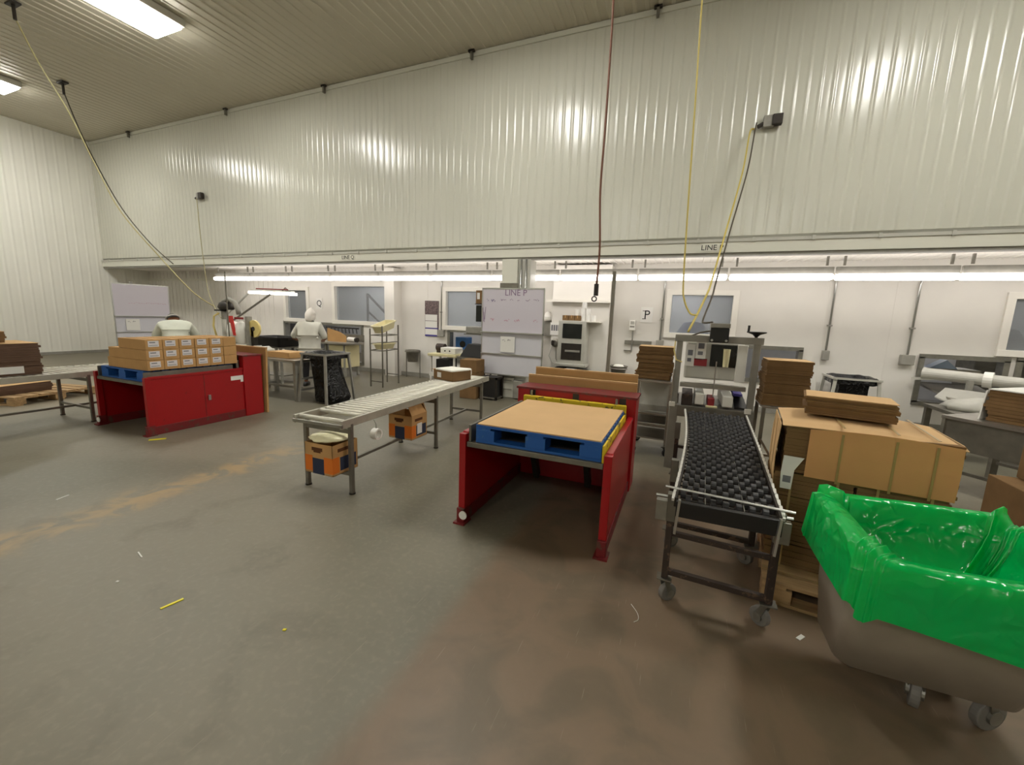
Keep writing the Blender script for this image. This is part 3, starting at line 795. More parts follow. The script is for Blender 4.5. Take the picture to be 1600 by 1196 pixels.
MB().box(.04, .52, 2.215, 2.245, .59, .675).build('end_board', M['black'], sk, bev=.004)
MB().cyl((-.02, 2.31, .712), (.575, 2.27, .705), .007, n=8).build('stop_rod', M['alu'], sk)
def skate_frame(y, full):
    for x, sx_ in ((0.02, -1), (.535, 1)):
        MB().box(x-.018, x+.018, y-.02, y+.02, .15, .6).build('leg', M['rust'], sk, bev=.004)
        MB().box(x-.024, x+.024, y-.026, y+.026, .5, .66).build('leg_sleeve', M['steel_d'], sk, bev=.004)
        caster(sk, x, y, .7 if sx_ < 0 else 2.4, .15, .052)
    MB().bar((.02, y, .19), (.535, y, .17), .03).build('cross_bar', M['rust'], sk)
    MB().bar((.02, y+.01, .42), (.535, y+.01, .40), .026).build('cross_bar', M['rust'], sk)
skate_frame(2.36, True); skate_frame(2.98, True); skate_frame(4.15, True)
for sx_, x in ((-1, -.03), (1, .555)):
    MB().box(x-.03, x+.03, 2.33, 2.37, .50, .62).build('bracket', M['galv'], sk, bev=.004)
    MB().cyl((x-.035, 2.35, .64), (x+.035, 2.35, .64), .008, n=8).build('clamp_bolt', M['alu'], sk)
for x, y in ((.055, 2.21), (.505, 2.20)):
    MB().bar((x, y, .69), (x-.01, y+.0, .50), .012, .025).build('end_link', M['alu'], sk)

# ------------------------------------------------------------------ pallet of flat cartons
ST = (1.03, 3.12, 0); SR = math.radians(-7)
pallet(-.43+1.03, .43+1.03, 2.56, 3.42, 0, M['wood'], 'wooden pallet under the big strapped stack of flat cartons', None, 6, 'wooden_pallet', rz=SR) 
def sheets(x0, x1, y0, y1, z0, z1, n, jit, seed):
    """closed block of n flat cartons with slightly uneven edges"""
    rnd = random.Random(seed); mb = MB(); h = (z1-z0)/n
    for i in range(n):
        a = rnd.uniform(-jit, jit); c = rnd.uniform(-jit, jit)
        mb.box(x0+a, x1+a, y0+c, y1+c, z0+i*h, z0+i*h+h*.93)
    return mb
def bundle(loc, rz, size, n, jit, seed, label, m, name='carton_bundle', group=None, straps=(), cover=True):
    r = thing(name, label, 'cartons', loc, rz, group); w_, d_, h_ = size
    sheets(-w_/2, w_/2, -d_/2, d_/2, 0.0005, h_, n, jit, seed).build('carton_blanks', m, r, local=True)
    if cover: MB().box(-w_/2, w_/2, -d_/2, d_/2, h_*.995, h_*.995+.004).build('top_blank', M['kraft_l'], r, local=True)
    for sx_ in straps:
        mb = MB(); e = jit+.002
        mb.box(sx_-.006, sx_+.006, -d_/2-e-.001, -d_/2-e, 0, h_+.006).box(sx_-.006, sx_+.006, -d_/2-e, d_/2+e, h_+.005, h_+.0062)
        mb.build('strap', M['strapg'], r, local=True)
    return r
def onstack(x, y): 
    c, s_ = math.cos(SR), math.sin(SR); return (ST[0]+x*c-y*s_, ST[1]+x*s_+y*c)
zz = .137; k = 0
for h_ in (.145, .145, .145, .145):
    for j, (xc, wd) in enumerate(((-.222, .385), (.175, .385))):
        lv = ('lowest', 'second lowest', 'third lowest', 'fourth')[int((zz-.13)/.149)]
        bundle((*onstack(xc, -.08), zz), SR, (wd, .50, .143), 7, .006, 20+k, 'strapped bundle of flat cartons, %s row of the big stack, %s side' % (lv, ('left', 'right')[j]), M['kraft_d'], group='bundles in the big carton stack', straps=(-.1, .12), cover=False)
        k += 1
    zz += .15
# large wrapped bundle on top
r = thing('wrapped_carton_bundle', 'wide strapped bundle of flat cartons wrapped in kraft sheet, on top of the big stack', 'cartons', (*onstack(.022, -.004), zz+.002), SR)
def b(mb, n, m, **kw): return mb.build(n, m, r, local=True, **kw)
b(sheets(-.40, .36, -.33, .16, 0, .285, 14, .004, 77), 'carton_blanks', M['kraft_d'])
# bowed wrapper sheet over the top, front and left side
top = []; NX, NY = 14, 8
wr = MB(); g = []
for j in range(NY+1):
    for i in range(NX+1):
        u, v = i/NX, j/NY; x = -.425+.79*u; y = -.345+.52*v
        g.append((x, y, .292+.03*math.sin(PI*u)*(.4+.6*v)*(1 if u < .98 else .6)-.012*u-(.014 if j == 0 else 0)))
fs = [(j*(NX+1)+i, j*(NX+1)+i+1, (j+1)*(NX+1)+i+1, (j+1)*(NX+1)+i) for j in range(NY) for i in range(NX)]
wr.add(g, fs); b(wr, 'wrapper_top', M['kraft_l'], solid=.004, smooth=False)
wr = MB(); g = []
for j in range(5):
    for i in range(NX):
        u = (i)/(NX-1); x = -.29+.64*u; z = .275-.285*j/4+(.016*math.sin(PI*u)*(1-j/4))
        g.append((x, -.345-.008*math.sin(PI*j/4), z))
fs = [(j*NX+i, j*NX+i+1, (j+1)*NX+i+1, (j+1)*NX+i) for j in range(4) for i in range(NX-1)]
wr.add(g, fs); b(wr, 'wrapper_front', M['kraft_w'], solid=.004)
wr = MB(); g = []
for j in range(5):
    for i in range(8):
        g.append((-.432-.01*math.sin(PI*j/4), -.33+.49*i/7, .282-.42*j/4))
fs = [(j*8+i, j*8+i+1, (j+1)*8+i+1, (j+1)*8+i) for j in range(4) for i in range(7)]
wr.add(g, fs); b(wr, 'wrapper_side', M['kraft_l'], solid=.004)
for sx_ in (-.14, .09, .25):
    mb = MB(); mb.box(sx_-.006, sx_+.006, -.358, -.356, -.02, .27)
    pts = [(sx_, -.356+.52*i/8, .296+.03*math.sin(PI*(sx_+.425)/.79)*(.4+.6*i/8)+.002) for i in range(9)]
    for p, q in zip(pts, pts[1:]): mb.bar(p, q, .012, .002)
    b(mb, 'strap', M['strapg'])
for sy in (-.2, .02): b(MB().box(-.446, -.444, sy-.006, sy+.006, -.12, .29), 'strap', M['strapg'])
# hanging paper label
mb = MB(); mb.prism([(-.40, -.352, .10), (-.30, -.356, .10), (-.34, -.358, .02), (-.345, -.36, -.10), (-.40, -.362, -.10), (-.405, -.358, 0)], (0, -.002, 0))
b(mb, 'paper_label', M['paper'], label='white paper label hanging down the corner')
b(MB().box(-.392, -.352, -.3635, -.361, -.06, -.02), 'label_print', M['ink'])
bundle((.97, 3.12, 1.066), math.radians(-12), (.43, .28, .11), 9, .012, 5, 'small stack of flat cartons lying on top of the wrapped bundle', M['kraft_d'])

# ------------------------------------------------------------------ stainless buggy with green liner
bn = thing('tub_cart', 'stainless steel tub on casters with a green liner, right foreground', 'tub cart', (1.0, 2.1, 0))
prof = [(.735, 1.25, 2.03, 2.28, .17), (.692, 1.285, 1.985, 2.32, .185), (.675, 1.315, 1.90, 2.345, .40), (.669, 1.345, 1.795, 2.375, .70), (.666, 1.352, 1.787, 2.382, .735)]
rings = [rrect(a, b_, c, d, .065, z, 6) for a, b_, c, d, z in prof]
inner = [rrect(a+.012, b_-.012, c+.012, d-.012, .055, z+.012, 6) for a, b_, c, d, z in reversed(prof)]
MB().loft(rings+inner, True, True).build('tub', M['bin'], bn, smooth=True)
MB().loft([rrect(.657, 1.363, 1.777, 2.392, .08, .72), rrect(.645, 1.375, 1.765, 2.404, .08, .735), rrect(.657, 1.363, 1.777, 2.392, .08, .75)], False, False).build('rolled_rim', M['bin'], bn, smooth=True, solid=.006)
for x, y, a in ((1.01, 2.09, 1.2), (1.2, 2.24, 2.0), (.83, 2.24, .6), (1.22, 2.09, .5)): caster(bn, x, y, a, .178, .07, M['rubber'])
# liner: skirt outside, over the rim, sagging inside
rnd = random.Random(11); NS = 200
ph = [rnd.uniform(0, 6.28) for _ in range(8)]
def rrp(t, gx, gy, z, rr=.08):
    """point at fraction t around the rim rectangle grown by gx, gy"""
    ring_ = rrect(.657-gx, 1.363+gx, 1.777-gy, 2.392+gy, rr, z, 10); n = len(ring_); f = t*n; i = int(f) % n; u = f-int(f)
    p, q = ring_[i], ring_[(i+1) % n]; return [p[k]+(q[k]-p[k])*u for k in range(3)]
rows = []
for j in range(16):
    row = []
    for i in range(NS):
        t = i/NS; a = 2*PI*t
        wv = math.sin(9*a+ph[0])*.5+math.sin(14*a+ph[1])*.35+math.sin(23*a+ph[2])*.3+math.sin(37*a+ph[3])*.15
        p0 = rrp(t, 0, 0, 0)
        low = .58-.12*max(0, min(1, (p0[0]-.62)/.8))+.02*math.sin(5*a+ph[4])
        rise = .022+.018*math.sin(3*a+ph[5])+.010*wv + (.02 if p0[1] > 2.35 else 0)*math.sin(7*a)
        if j <= 6:           # outside skirt up to the fold
            u = j/6; z = low+(.77+rise-low)*u; g_ = .036+.012*(1-u)+.010*wv*(1-.4*u)
            p = rrp(t, g_, g_, z)
        elif j == 7: p = rrp(t, .016, .016, .787+rise)
        elif j == 8: p = rrp(t, -.035, -.035, .782+rise)
        else:                # inside
            u = (j-8)/7; cx, cy = 1.01, 2.085; sh = 1-.92*u**1.3
            p = [cx+(p0[0]-cx)*(sh-.065), cy+(p0[1]-cy)*(sh-.065), .775+rise*(1-u)-.29*math.sin(u*PI/2)**.8+.016*wv*math.sin(u*PI)+.03*math.sin(6*u+4*a)*u]
        row.append(p)
    rows.append(row)
o = MB().loft(rows, False, True).build('bin_liner', M['green'], smooth=True)
o.location.x = .035; bn.location.x += .035
tag(o, 'glossy green plastic liner draped over the rim of the steel tub', 'bin liner')

# ------------------------------------------------------------------ shelf cart with carton stack, left of the taping machine
ct = thing('shelf_cart', 'steel shelf cart on casters holding a brown carton stack, right of the red lift', 'cart', (-.28, 5.35, 0))
X0, X1, Y0, Y1 = -.50, -.10, 5.08, 5.62
for x in (X0, X1):
    for y in (Y0, Y1):
        MB().box(x-.016, x+.016, y-.016, y+.016, .13, .885).build('leg', M['steel'], ct, bev=.003)
        caster(ct, x, y, .6, .13, .05, M['blackr'])
MB().box(X0-.02, X1+.02, Y0-.02, Y1+.02, .885, .91).build('top_shelf', M['steel'], ct, bev=.004)
for z in (.20, .36, .50): MB().box(X0, X1, Y0, Y1, z, z+.015).build('shelf', M['steel'], ct, bev=.003)
for z in (.34, .49): MB().cyl((X0, Y0, z+.05), (X1, Y0, z+.05), .010, n=8).build('guard_rail', M['alu'], ct)
MB().box(X0+.02, X1-.02, Y1-.01, Y1, .22, .885).build('back_sheet', M['greyl'], ct)
z = .913
for i, h_ in enumerate((.095, .10, .10, .095)):
    bundle((-.30+(.01 if i % 2 else -.008), 5.30, z), math.radians((-2, 1.5, -1, 2)[i]), (.40, .30, h_-.003), 6, .008, 40+i, 'brown bundle of flat cartons on the shelf cart, %s of its stack' % ('lowest', 'second lowest', 'third lowest', 'topmost')[i], M['kraft_d'], group='carton bundles on the shelf cart', cover=(i == 3))
    z += h_

# ------------------------------------------------------------------ stand with carton stack, right of the taping machine
sd_ = thing('steel_stand', 'steel tube stand holding a brown carton stack, right of the taping machine', 'stand', (.95, 4.75, 0))
X0, X1, Y0, Y1 = .77, 1.15, 4.55, 4.95
for x in (X0, X1):
    for y in (Y0, Y1): MB().box(x-.015, x+.015, y-.015, y+.015, 0, .81).build('leg', M['steel_d'], sd_, bev=.003)
MB().box(X0-.02, X1+.02, Y0-.02, Y1+.02, .81, .83).build('top', M['steel'], sd_, bev=.003)
for z in (.15, .33):
    MB().box(X0, X1, Y0-.012, Y0+.012, z, z+.024).build('rail', M['steel'], sd_)
    MB().box(X0-.012, X0+.012, Y0, Y1, z, z+.024).build('rail', M['steel'], sd_)
MB().bar((X0, Y0-.02, .5), (X0+.1, Y0-.02, .34), .02).build('brace', M['steel'], sd_)
z = .833
for i, h_ in enumerate((.12, .10, .09, .13)):
    bundle((.935+(.008 if i % 2 else -.006), 4.73, z), math.radians((1, -1, 2, 0)[i]), (.37, .32, h_-.003), 6, .006, 60+i, 'brown bundle of flat cartons on the steel stand, %s of its stack' % ('lowest', 'second lowest', 'third lowest', 'topmost')[i], M['kraft_d'], group='carton bundles on the steel stand', cover=(i == 3))
    z += h_

# ------------------------------------------------------------------ taping machine on line P
mp = thing('taping_machine', 'grey steel case taping machine with black hand wheel, behind the skate-wheel conveyor', 'machine', (.33, 5.0, 0))
def b(mb, n, m, p=mp, **kw): return mb.build(n, m, p, **kw)
for x in (-.04, .68):
    b(MB().box(x-.045, x+.045, 4.72, 4.82, .0, .72), 'lower_leg', M['greyp'], bev=.006)
    b(MB().box(x-.03, x+.03, 4.74, 4.80, .72, 1.44), 'column', M['greyp'], bev=.004)
    b(MB().box(x-.045, x+.045, 5.5, 5.58, .0, .72), 'lower_leg', M['greyp'], bev=.006)
b(MB().box(-.09, .73, 4.73, 4.81, 1.40, 1.47), 'top_beam', M['greyp'], bev=.004)
b(MB().box(.0, .64, 4.70, 5.6, .60, .72), 'bed', M['steel_d'], bev=.004)
b(MB().box(.0, .64, 4.86, 4.92, .90, .95), 'cross_beam', M['steel'], bev=.004)
for x, wd in ((.16, .09), (.42, .10)):
    d_ = b(MB().box(x, x+wd, 4.72, 5.4, .74, .86), 'side_drive', M['greyl'], bev=.012)
    b(MB().box(x+.005, x+wd-.005, 4.712, 4.72, .75, .85), 'drive_end', M['white_p'], d_)
b(MB().box(.03, .14, 4.74, 5.2, .72, .84), 'guide_box', M['rust'], bev=.004)
b(MB().prism([(.54, 4.74, .73), (.66, 4.74, .73), (.62, 5.3, .88), (.54, 5.3, .88)], (0, 0, .02)), 'guide_wing', M['black'])
b(MB().box(.54, .62, 4.9, 5.3, .84, .865), 'wing_pad', M['violet'])
b(MB().box(.285, .35, 4.72, 5.0, .735, .82), 'tape_head', M['redbox'], bev=.008)
b(MB().box(.27, .38, 4.69, 4.74, .725, .745), 'roller_nose', M['cream'], bev=.004)
b(MB().box(.03, .60, 5.02, 5.42, .98, 1.40), 'tape_cartridge', M['greyl'], bev=.02)
b(MB().box(.28, .53, 5.005, 5.02, 1.13, 1.37), 'window_plate', M['screen'])
b(MB().box(.535, .63, 4.97, 5.02, .98, 1.38), 'white_guard', M['white_p'], bev=.006)
for (x0, x1, z0, z1, m) in ((.13, .23, 1.2, 1.42, 'paper'), (.03, .12, 1.12, 1.36, 'paper'), (.12, .25, 1.13, 1.21, 'redbox')):
    q = b(MB().box(x0, x1, 4.975, 4.985, z0, z1), 'notice' if m == 'paper' else 'red_notice', M[m])
    if m == 'paper': b(MB().box(x0+.02, x1-.02, 4.9735, 4.975, z0+.12, z0+.18).box(x0+.02, x1-.03, 4.9735, 4.975, z0+.05, z0+.09), 'notice_print', M['ink'], q)
b(MB().cyl((.43, 4.93, 1.14), (.43, 4.93, 1.33), .028, .035, 14), 'tape_roller', M['cream'])
b(MB().bar((.44, 4.99, 1.31), (.51, 4.99, 1.26), .03, .06), 'black_lever', M['black'])
b(MB().prism([(.16, 4.86, .965), (.45, 4.84, .965), (.40, 4.95, .955), (.2, 4.97, .96)], (0, 0, .006)), 'paper_slip', M['paper'])
b(MB().cyl((.335, 4.84, .82), (.335, 4.84, 1.2), .006, n=8), 'feed_rod', M['alu'])
cb = b(MB().box(.235, .405, 4.62, 4.725, 1.41, 1.555), 'control_box', M['black'], bev=.008)
b(MB().box(.23, .41, 4.61, 4.735, 1.555, 1.60), 'box_lid', M['greyp'], cb, bev=.005)
for x in (.255, .385): b(MB().cyl((x, 4.619, 1.43), (x, 4.615, 1.43), .012, n=10), 'button', M['alu'], cb)
hw = b(MB().cyl((.66, 4.77, 1.44), (.66, 4.77, 1.50), .014, n=10), 'wheel_stem', M['darkm'])
b(MB().lathe((.66, 4.77, 1.50), [(.015, -.02), (.035, .0), (.085, .018), (.09, .024), (.085, .03), (.015, .026), (.002, .026)], 24), 'hand_wheel', M['black'], smooth=True)
b(MB().cyl((.585, 4.75, 1.525), (.585, 4.745, 1.59), .011, n=10), 'crank_handle', M['black'])
b(MB().tube([(-.07, 4.78, 1.46), (-.085, 4.77, 1.40), (-.09, 4.75, 1.3), (-.06, 4.74, 1.2), (0.0, 4.74, 1.18)], .007, 8), 'air_hose', M['tapey'])
b(MB().tube([(-.02, 4.76, 1.44), (.06, 4.74, 1.46), (.15, 4.73, 1.50), (.235, 4.68, 1.52)], .008, 8), 'power_cable', M['cordd'])
b(MB().cyl((-.07, 4.71, .74), (-.07, 4.71, 1.1), .010, n=8), 'side_rod', M['alu'])
for x in (-.06, .66): b(MB().box(x-.03, x+.03, 4.69, 4.72, .70, .75), 'corner_block', M['white_p'], bev=.004)

# ------------------------------------------------------------------ left edge: board stack, wooden pallet
ls = bundle((-7.62, 2.1, .695), 0, (.62, .72, .38), 14, .012, 90, 'dark brown stack of flat cartons on the conveyor at the left edge', M['kraft_p'])
MB().box(-7.311, -7.305, 1.85, 2.30, .72, .82).build('white_label', M['paper'], ls)
bundle((-7.62, 1.98, 1.085), 0, (.5, .46, .13), 5, .01, 91, 'small brown stack of cartons topping the dark stack at left', M['kraft_d'])
pallet(-10.3, -9.3, 2.6, 3.75, 0, M['wood'], 'wooden pallet on the floor near the left wall, below the conveyor', None, 7, 'wooden_pallet', rz=math.radians(14))
bundle((-9.95, 2.85, .14), math.radians(14), (.9, .7, .14), 5, .02, 92, 'brown flat cartons lying on the wooden pallet near the left wall', M['kraft_p'])

# ------------------------------------------------------------------ line Q: labelling machine, lamp, tables
mq = thing('labelling_machine', 'grey labelling machine with yellowish tape roll behind the left cartons', 'machine', (-8.1, 5.5, 0))
def b(mb, n, m, p=mq, **kw): return mb.build(n, m, p, **kw)
for x in (-8.55, -7.72): 
    for y in (5.3, 5.75): b(MB().box(x-.03, x+.03, y-.03, y+.03, 0, .72), 'leg', M['greyp'])
b(MB().box(-8.62, -7.64, 5.24, 5.82, .72, .80), 'bed', M['steel_d'], bev=.005)
b(MB().box(-7.79, -7.72, 5.40, 5.50, .80, 1.42), 'column', M['greyp'], bev=.004)
b(MB().box(-7.70, -7.62, 5.44, 5.52, .80, 1.22), 'column', M['darkm'], bev=.004)
b(MB().box(-8.5, -8.42, 5.42, 5.5, .80, 1.55), 'column', M['greyp'], bev=.004)
b(MB().cyl((-8.40, 5.40, .92), (-8.40, 5.40, 1.34), .04, n=14), 'air_cylinder', M['greyl'])
b(MB().cyl((-8.40, 5.40, .84), (-8.40, 5.40, .92), .045, n=14), 'cylinder_base', M['darkm'])
b(MB().lathe((-8.38, 5.46, 1.58), [(.0, -.05), (.12, -.05), (.15, 0), (.12, .08), (.05, .12), (0, .12)], 20, 'z'), 'motor_cover', M['darkm'], smooth=True)
b(MB().tube([(-8.42, 5.44, 1.68), (-8.25, 5.44, 1.74), (-8.1, 5.44, 1.68), (-8.02, 5.44, 1.54), (-8.0, 5.44, 1.45)], .045, 10), 'machine_head', M['greyp'], smooth=True)
b(MB().box(-8.6, -8.42, 5.36, 5.5, 1.50, 1.53), 'head_plate', M['black'])
b(MB().tube([(-8.5, 5.38, 1.46), (-8.62, 5.36, 1.4), (-8.66, 5.36, 1.2), (-8.6, 5.38, .95)], .018, 8), 'cable_loop', M['tapey'], smooth=True)
b(MB().lathe((-8.13, 5.42, 1.0), [(.06, -.12), (.12, -.08), (.13, .1), (.11, .25), (.05, .3), (.02, .31)], 14, 'z'), 'white_bag', M['white_p'], smooth=True)
b(MB().lathe((-7.93, 5.42, 1.02), [(.06, -.14), (.10, -.1), (.11, .1), (.08, .26), (.03, .3)], 14, 'z'), 'white_bag', M['white_p'], smooth=True)
b(MB().prism([(-8.13, 5.30, 1.42), (-8.0, 5.30, 1.42), (-7.98, 5.30, 1.30), (-7.94, 5.30, 1.05), (-8.0, 5.30, 1.05), (-8.06, 5.30, 1.28), (-8.13, 5.30, 1.33)], (0, .02, 0)), 'red_ribbon', M['redp'])
b(MB().box(-8.0, -7.76, 5.34, 5.36, 1.36, 1.40), 'red_bar', M['redbox'])
b(MB().cyl((-7.62, 5.44, 1.19), (-7.62, 5.48, 1.19), .165, n=30), 'tape_roll', M['tapey'], bev=.004)
b(MB().cyl((-7.62, 5.43, 1.19), (-7.62, 5.44, 1.19), .04, n=14), 'roll_core', M['darkm'])
# task lamp on two struts
tk = thing('task_lamp', 'glowing tube task lamp on two struts above the left tables', 'lamp', (-7.75, 6.0, 1.85))
MB().bar((-8.42, 6.0, 1.90), (-7.14, 6.0, 1.875), .12, .05).build('lamp_cover', M['tasklamp'], tk, bev=.015)
MB().bar((-8.35, 6.0, 1.945), (-7.2, 6.0, 1.925), .1, .02).build('reflector', M['greyl'], tk, bev=.005)
MB().cyl((-8.2, 5.97, 1.975), (-7.3, 5.97, 1.96), .012, n=8).build('red_tube', M['redbox'], tk)
MB().bar((-8.42, 5.98, 1.90), (-8.95, 5.85, 1.45), .025).build('strut', M['greyl'], tk)
MB().bar((-7.7, 6.0, 1.93), (-8.4, 5.60, 1.33), .03).build('strut', M['steel_d'], tk)
MB().tube([(-7.5, 6, 1.93), (-7.4, 6, 2.0), (-7.3, 6, 1.93)], .012, 6).build('handle', M['steel_d'], tk)
MB().bar((-8.95, 5.85, 1.45), (-8.95, 5.85, 0.02), .03).build('stand_pole', M['greyl'], tk)
MB().box(-9.1, -8.8, 5.7, 6.0, 0, .02).build('foot_plate', M['greyp'], tk)

pl = thing('thin_pole', 'thin vertical steel pole rising behind the left cartons', 'pole', (-7.84, 5.12, 0))
MB().cyl((-7.84, 5.12, 0.01), (-7.84, 5.12, 2.22), .011, n=10).build('tube', M['steel_d'], pl); MB().box(-7.89, -7.79, 5.07, 5.17, 0, .012).build('base', M['steel_d'], pl)

tq = thing('packing_table', 'grey steel packing table behind the left red lift, beside the black bag', 'table', (-6.7, 5.35, 0))
MB().box(-7.35, -6.10, 5.06, 5.66, .68, .72).build('table_top', M['steel'], tq, bev=.006)
for x in (-7.28, -6.17):
    for y in (5.12, 5.6): MB().box(x-.03, x+.03, y-.03, y+.03, 0, .68).build('leg', M['greyp'], tq, bev=.004)
MB().box(-7.28, -6.17, 5.34, 5.38, .16, .2).build('stretcher', M['greyp'], tq)
for x in (-7.28, -6.17): MB().box(x-.02, x+.02, 5.12, 5.6, .16, .2).build('side_rail', M['greyp'], tq)
lp = thing('label_printer', 'small printer feeding white labels on the grey packing table', 'printer', (-7.2, 5.25, .72))
MB().prism([(-7.22, 5.16, .72), (-6.98, 5.16, .72), (-6.98, 5.16, .84), (-7.1, 5.16, .90), (-7.22, 5.16, .86)], (0, .2, 0)).build('printer_body', M['greyl'], lp, bev=.008)
MB().prism([(-7.22, 5.14, .90), (-7.22, 5.3, .90), (-7.33, 5.28, .73), (-7.33, 5.12, .73)], (0, 0, .006)).build('label_strip', M['paper'], lp)
MB().prism([(-7.33, 5.12, .73), (-7.33, 5.28, .73), (-7.12, 5.15, .725), (-7.12, 5.08, .725)], (0, 0, .006)).build('label_strip', M['paper'], lp)
o = thing('shallow_carton', 'shallow kraft carton on the grey packing table beside the standing person', 'carton', (-6.75, 5.4, .72))
MB().box(-6.95, -6.40, 5.2, 5.55, .722, .82).build('carton_body', M['kraft'], o, bev=.004); MB().box(-6.93, -6.42, 5.22, 5.53, .818, .826).build('lid', M['kraft_l'], o)
o = thing('black_tote', 'black tote standing on a steel trolley behind the packing table', 'tote', (-8.2, 6.4, .78))
ro = lambda a, z: rrect(-8.55-a, -7.85+a, 6.15-a, 6.65+a, .05, z, 4)
MB().loft([ro(0, .78), ro(.04, .95), ro(.055, .96), ro(.055, .99), ro(.03, .99), ro(.02, .95), ro(-.015, .80)], True, True).build('tub', M['black'], o)
for x in (-8.61, -7.79): MB().box(x-.012, x+.012, 6.3, 6.5, .93, .955).build('handle', M['darkm'], o)
o = thing('steel_trolley', 'steel trolley carrying the black tote at left', 'trolley', (-8.2, 6.4, 0))
for x in (-8.55, -7.85):
    for y in (6.18, 6.62): MB().box(x-.02, x+.02, y-.02, y+.02, 0, .75).build('leg', M['greyp'], o)
MB().box(-8.59, -7.81, 6.14, 6.66, .75, .778).build('deck', M['steel_d'], o, bev=.004); MB().box(-8.55, -7.85, 6.2, 6.6, .15, .17).build('shelf', M['steel_d'], o)

# line Q desk in front of its wall opening
dk = thing('receiving_desk', 'grey steel receiving desk with rounded end below the wide wall window', 'desk', (-8.2, 7.9, 0))
def b(mb, n, m, p=dk, **kw): return mb.build(n, m, p, **kw)
pts = [(-9.3, 7.55, .78), (-7.55, 7.55, .78)] + [(-7.55+.28*math.sin(PI*i/8), 7.86-.31*math.cos(PI*i/8), .78) for i in range(1, 8)] + [(-7.55, 8.17, .78), (-9.3, 8.17, .78)]
b(MB().prism(pts, (0, 0, .05)), 'desk_top', M['steel'], bev=.008)
b(MB().box(-8.05, -7.5, 7.65, 8.1, .22, .76), 'cabinet_body', M['cream'], bev=.006)
for x in (-9.2, -8.15, -7.55):
    for y in (7.66, 8.08): b(MB().box(x-.025, x+.025, y-.025, y+.025, 0, .78), 'leg', M['greyp'])
b(MB().box(-9.3, -7.4, 8.13, 8.17, .83, 1.0), 'back_lip', M['steel_d'])
o = thing('paper_roll', 'white paper roll lying on the receiving desk', 'roll', (-7.4, 7.95, .88))
MB().cyl((-7.72, 7.98, .892), (-7.42, 7.90, .892), .055, n=18).build('roll', M['paper'], o, smooth=False); MB().cyl((-7.42, 7.90, .892), (-7.36, 7.885, .892), .056, n=18).build('end_cap', M['darkm'], o)
o = MB(); o.prism([(-8.15, 7.72, .835), (-7.55, 7.72, .835), (-7.55, 7.72, .98), (-7.75, 7.72, 1.08), (-8.15, 7.72, 1.16)], (0, .006, .0)); o = o.build('cardboard_sheet', M['kraft']); tag(o, 'kraft cardboard sheet standing on the receiving desk beside the standing person', 'cardboard sheet')
hk = thing('hook_rail', 'row of black hooks hung in the wall opening at line Q', 'hooks', (-8.5, 8.62, 1.1))
MB().box(-9.2, -8.05, 8.66, 8.69, 1.11, 1.14).build('rail', M['darkm'], hk)
for i in range(9):
    x = -9.12+i*.125; MB().bar((x, 8.66, 1.13), (x+.10, 8.58, 1.0), .02).build('hook', M['black'], hk)

# black bag on its stand, line Q
def bag_stand(cx, cy, w, h, label, lab2, bulge, m_leg):
    r = thing('bag_stand', label, 'bag stand', (cx, cy, 0))
    hw = w/2
    for sx_ in (-1, 1):
        for sy in (-1, 1):
            MB().bar((cx+sx_*hw*1.15, cy+sy*hw*1.15, 0.002), (cx+sx_*hw*.92, cy+sy*hw*.92, h-.02), .045, .03).build('leg', m_leg, r, bev=.003)
    MB().bar((cx-hw*1.06, cy-hw*1.1, h*.45), (cx+hw*.0-hw*.0, cy-hw*1.06, h*.45), .03).build('cross_rail', m_leg, r) if False else None
    MB().bar((cx-hw*1.05, cy-hw*1.05, h*.46), (cx-hw*1.05, cy+hw*1.05, h*.46), .035).build('cross_rail', m_leg, r)
    t = MB()
    for a, b_ in (((-1, -1), (1, -1)), ((1, -1), (1, 1)), ((1, 1), (-1, 1)), ((-1, 1), (-1, -1))):
        t.bar((cx+a[0]*hw, cy+a[1]*hw, h-.015), (cx+b_[0]*hw, cy+b_[1]*hw, h-.015), .03, .03)
    t.build('top_frame', m_leg, r)
    rnd = random.Random(int(cx*10)); ph = [rnd.uniform(0, 6) for _ in range(6)]
    rows = []; N_ = 40
    for z, k, bx in ((h-.10, 1.13, 0), (h+.015, 1.13, 0), (h+.02, .90, 0), (h-.12, .72, 0), (h*.7, .74, .03*bulge), (h*.45, .78, .08*bulge), (h*.22, .88, .14*bulge), (.06, .98, .19*bulge), (.012, .84, .18*bulge)):
        row = []
        for i in range(N_):
            a = 2*PI*i/N_; e = .5
            x = math.copysign(abs(math.cos(a))**e, math.cos(a)); y = math.copysign(abs(math.sin(a))**e, math.sin(a))
            wv = (math.sin(6*a+ph[0]+z*3)+.7*math.sin(11*a+ph[1]-z*5))*.018*(1 if z < h-.1 else .3)
            row.append((cx+bx+x*(hw*k*.92+wv)*(1 if z > h-.2 else .98), cy-bx*.2+y*(hw*k*.92+wv), z+.006*math.sin(7*a)*(1 if z > .1 else 0)))
        rows.append(row)
    o = MB().loft(rows, False, True).build('trash_bag', M['bagfilm'], smooth=True, sub=1)
    tag(o, lab2, 'trash bag')
    return r
bag_stand(-5.78, 5.42, .56, .86, 'grey bag stand with splayed legs behind the middle conveyor', 'black trash bag hanging in the stand beside the packing table', 1.0, M['greyp'])
bag_stand(2.55, 8.25, .60, .82, 'grey bag stand by the back wall, right of the carton stacks', 'black trash bag in the stand by the right back wall', .2, M['greyl'])

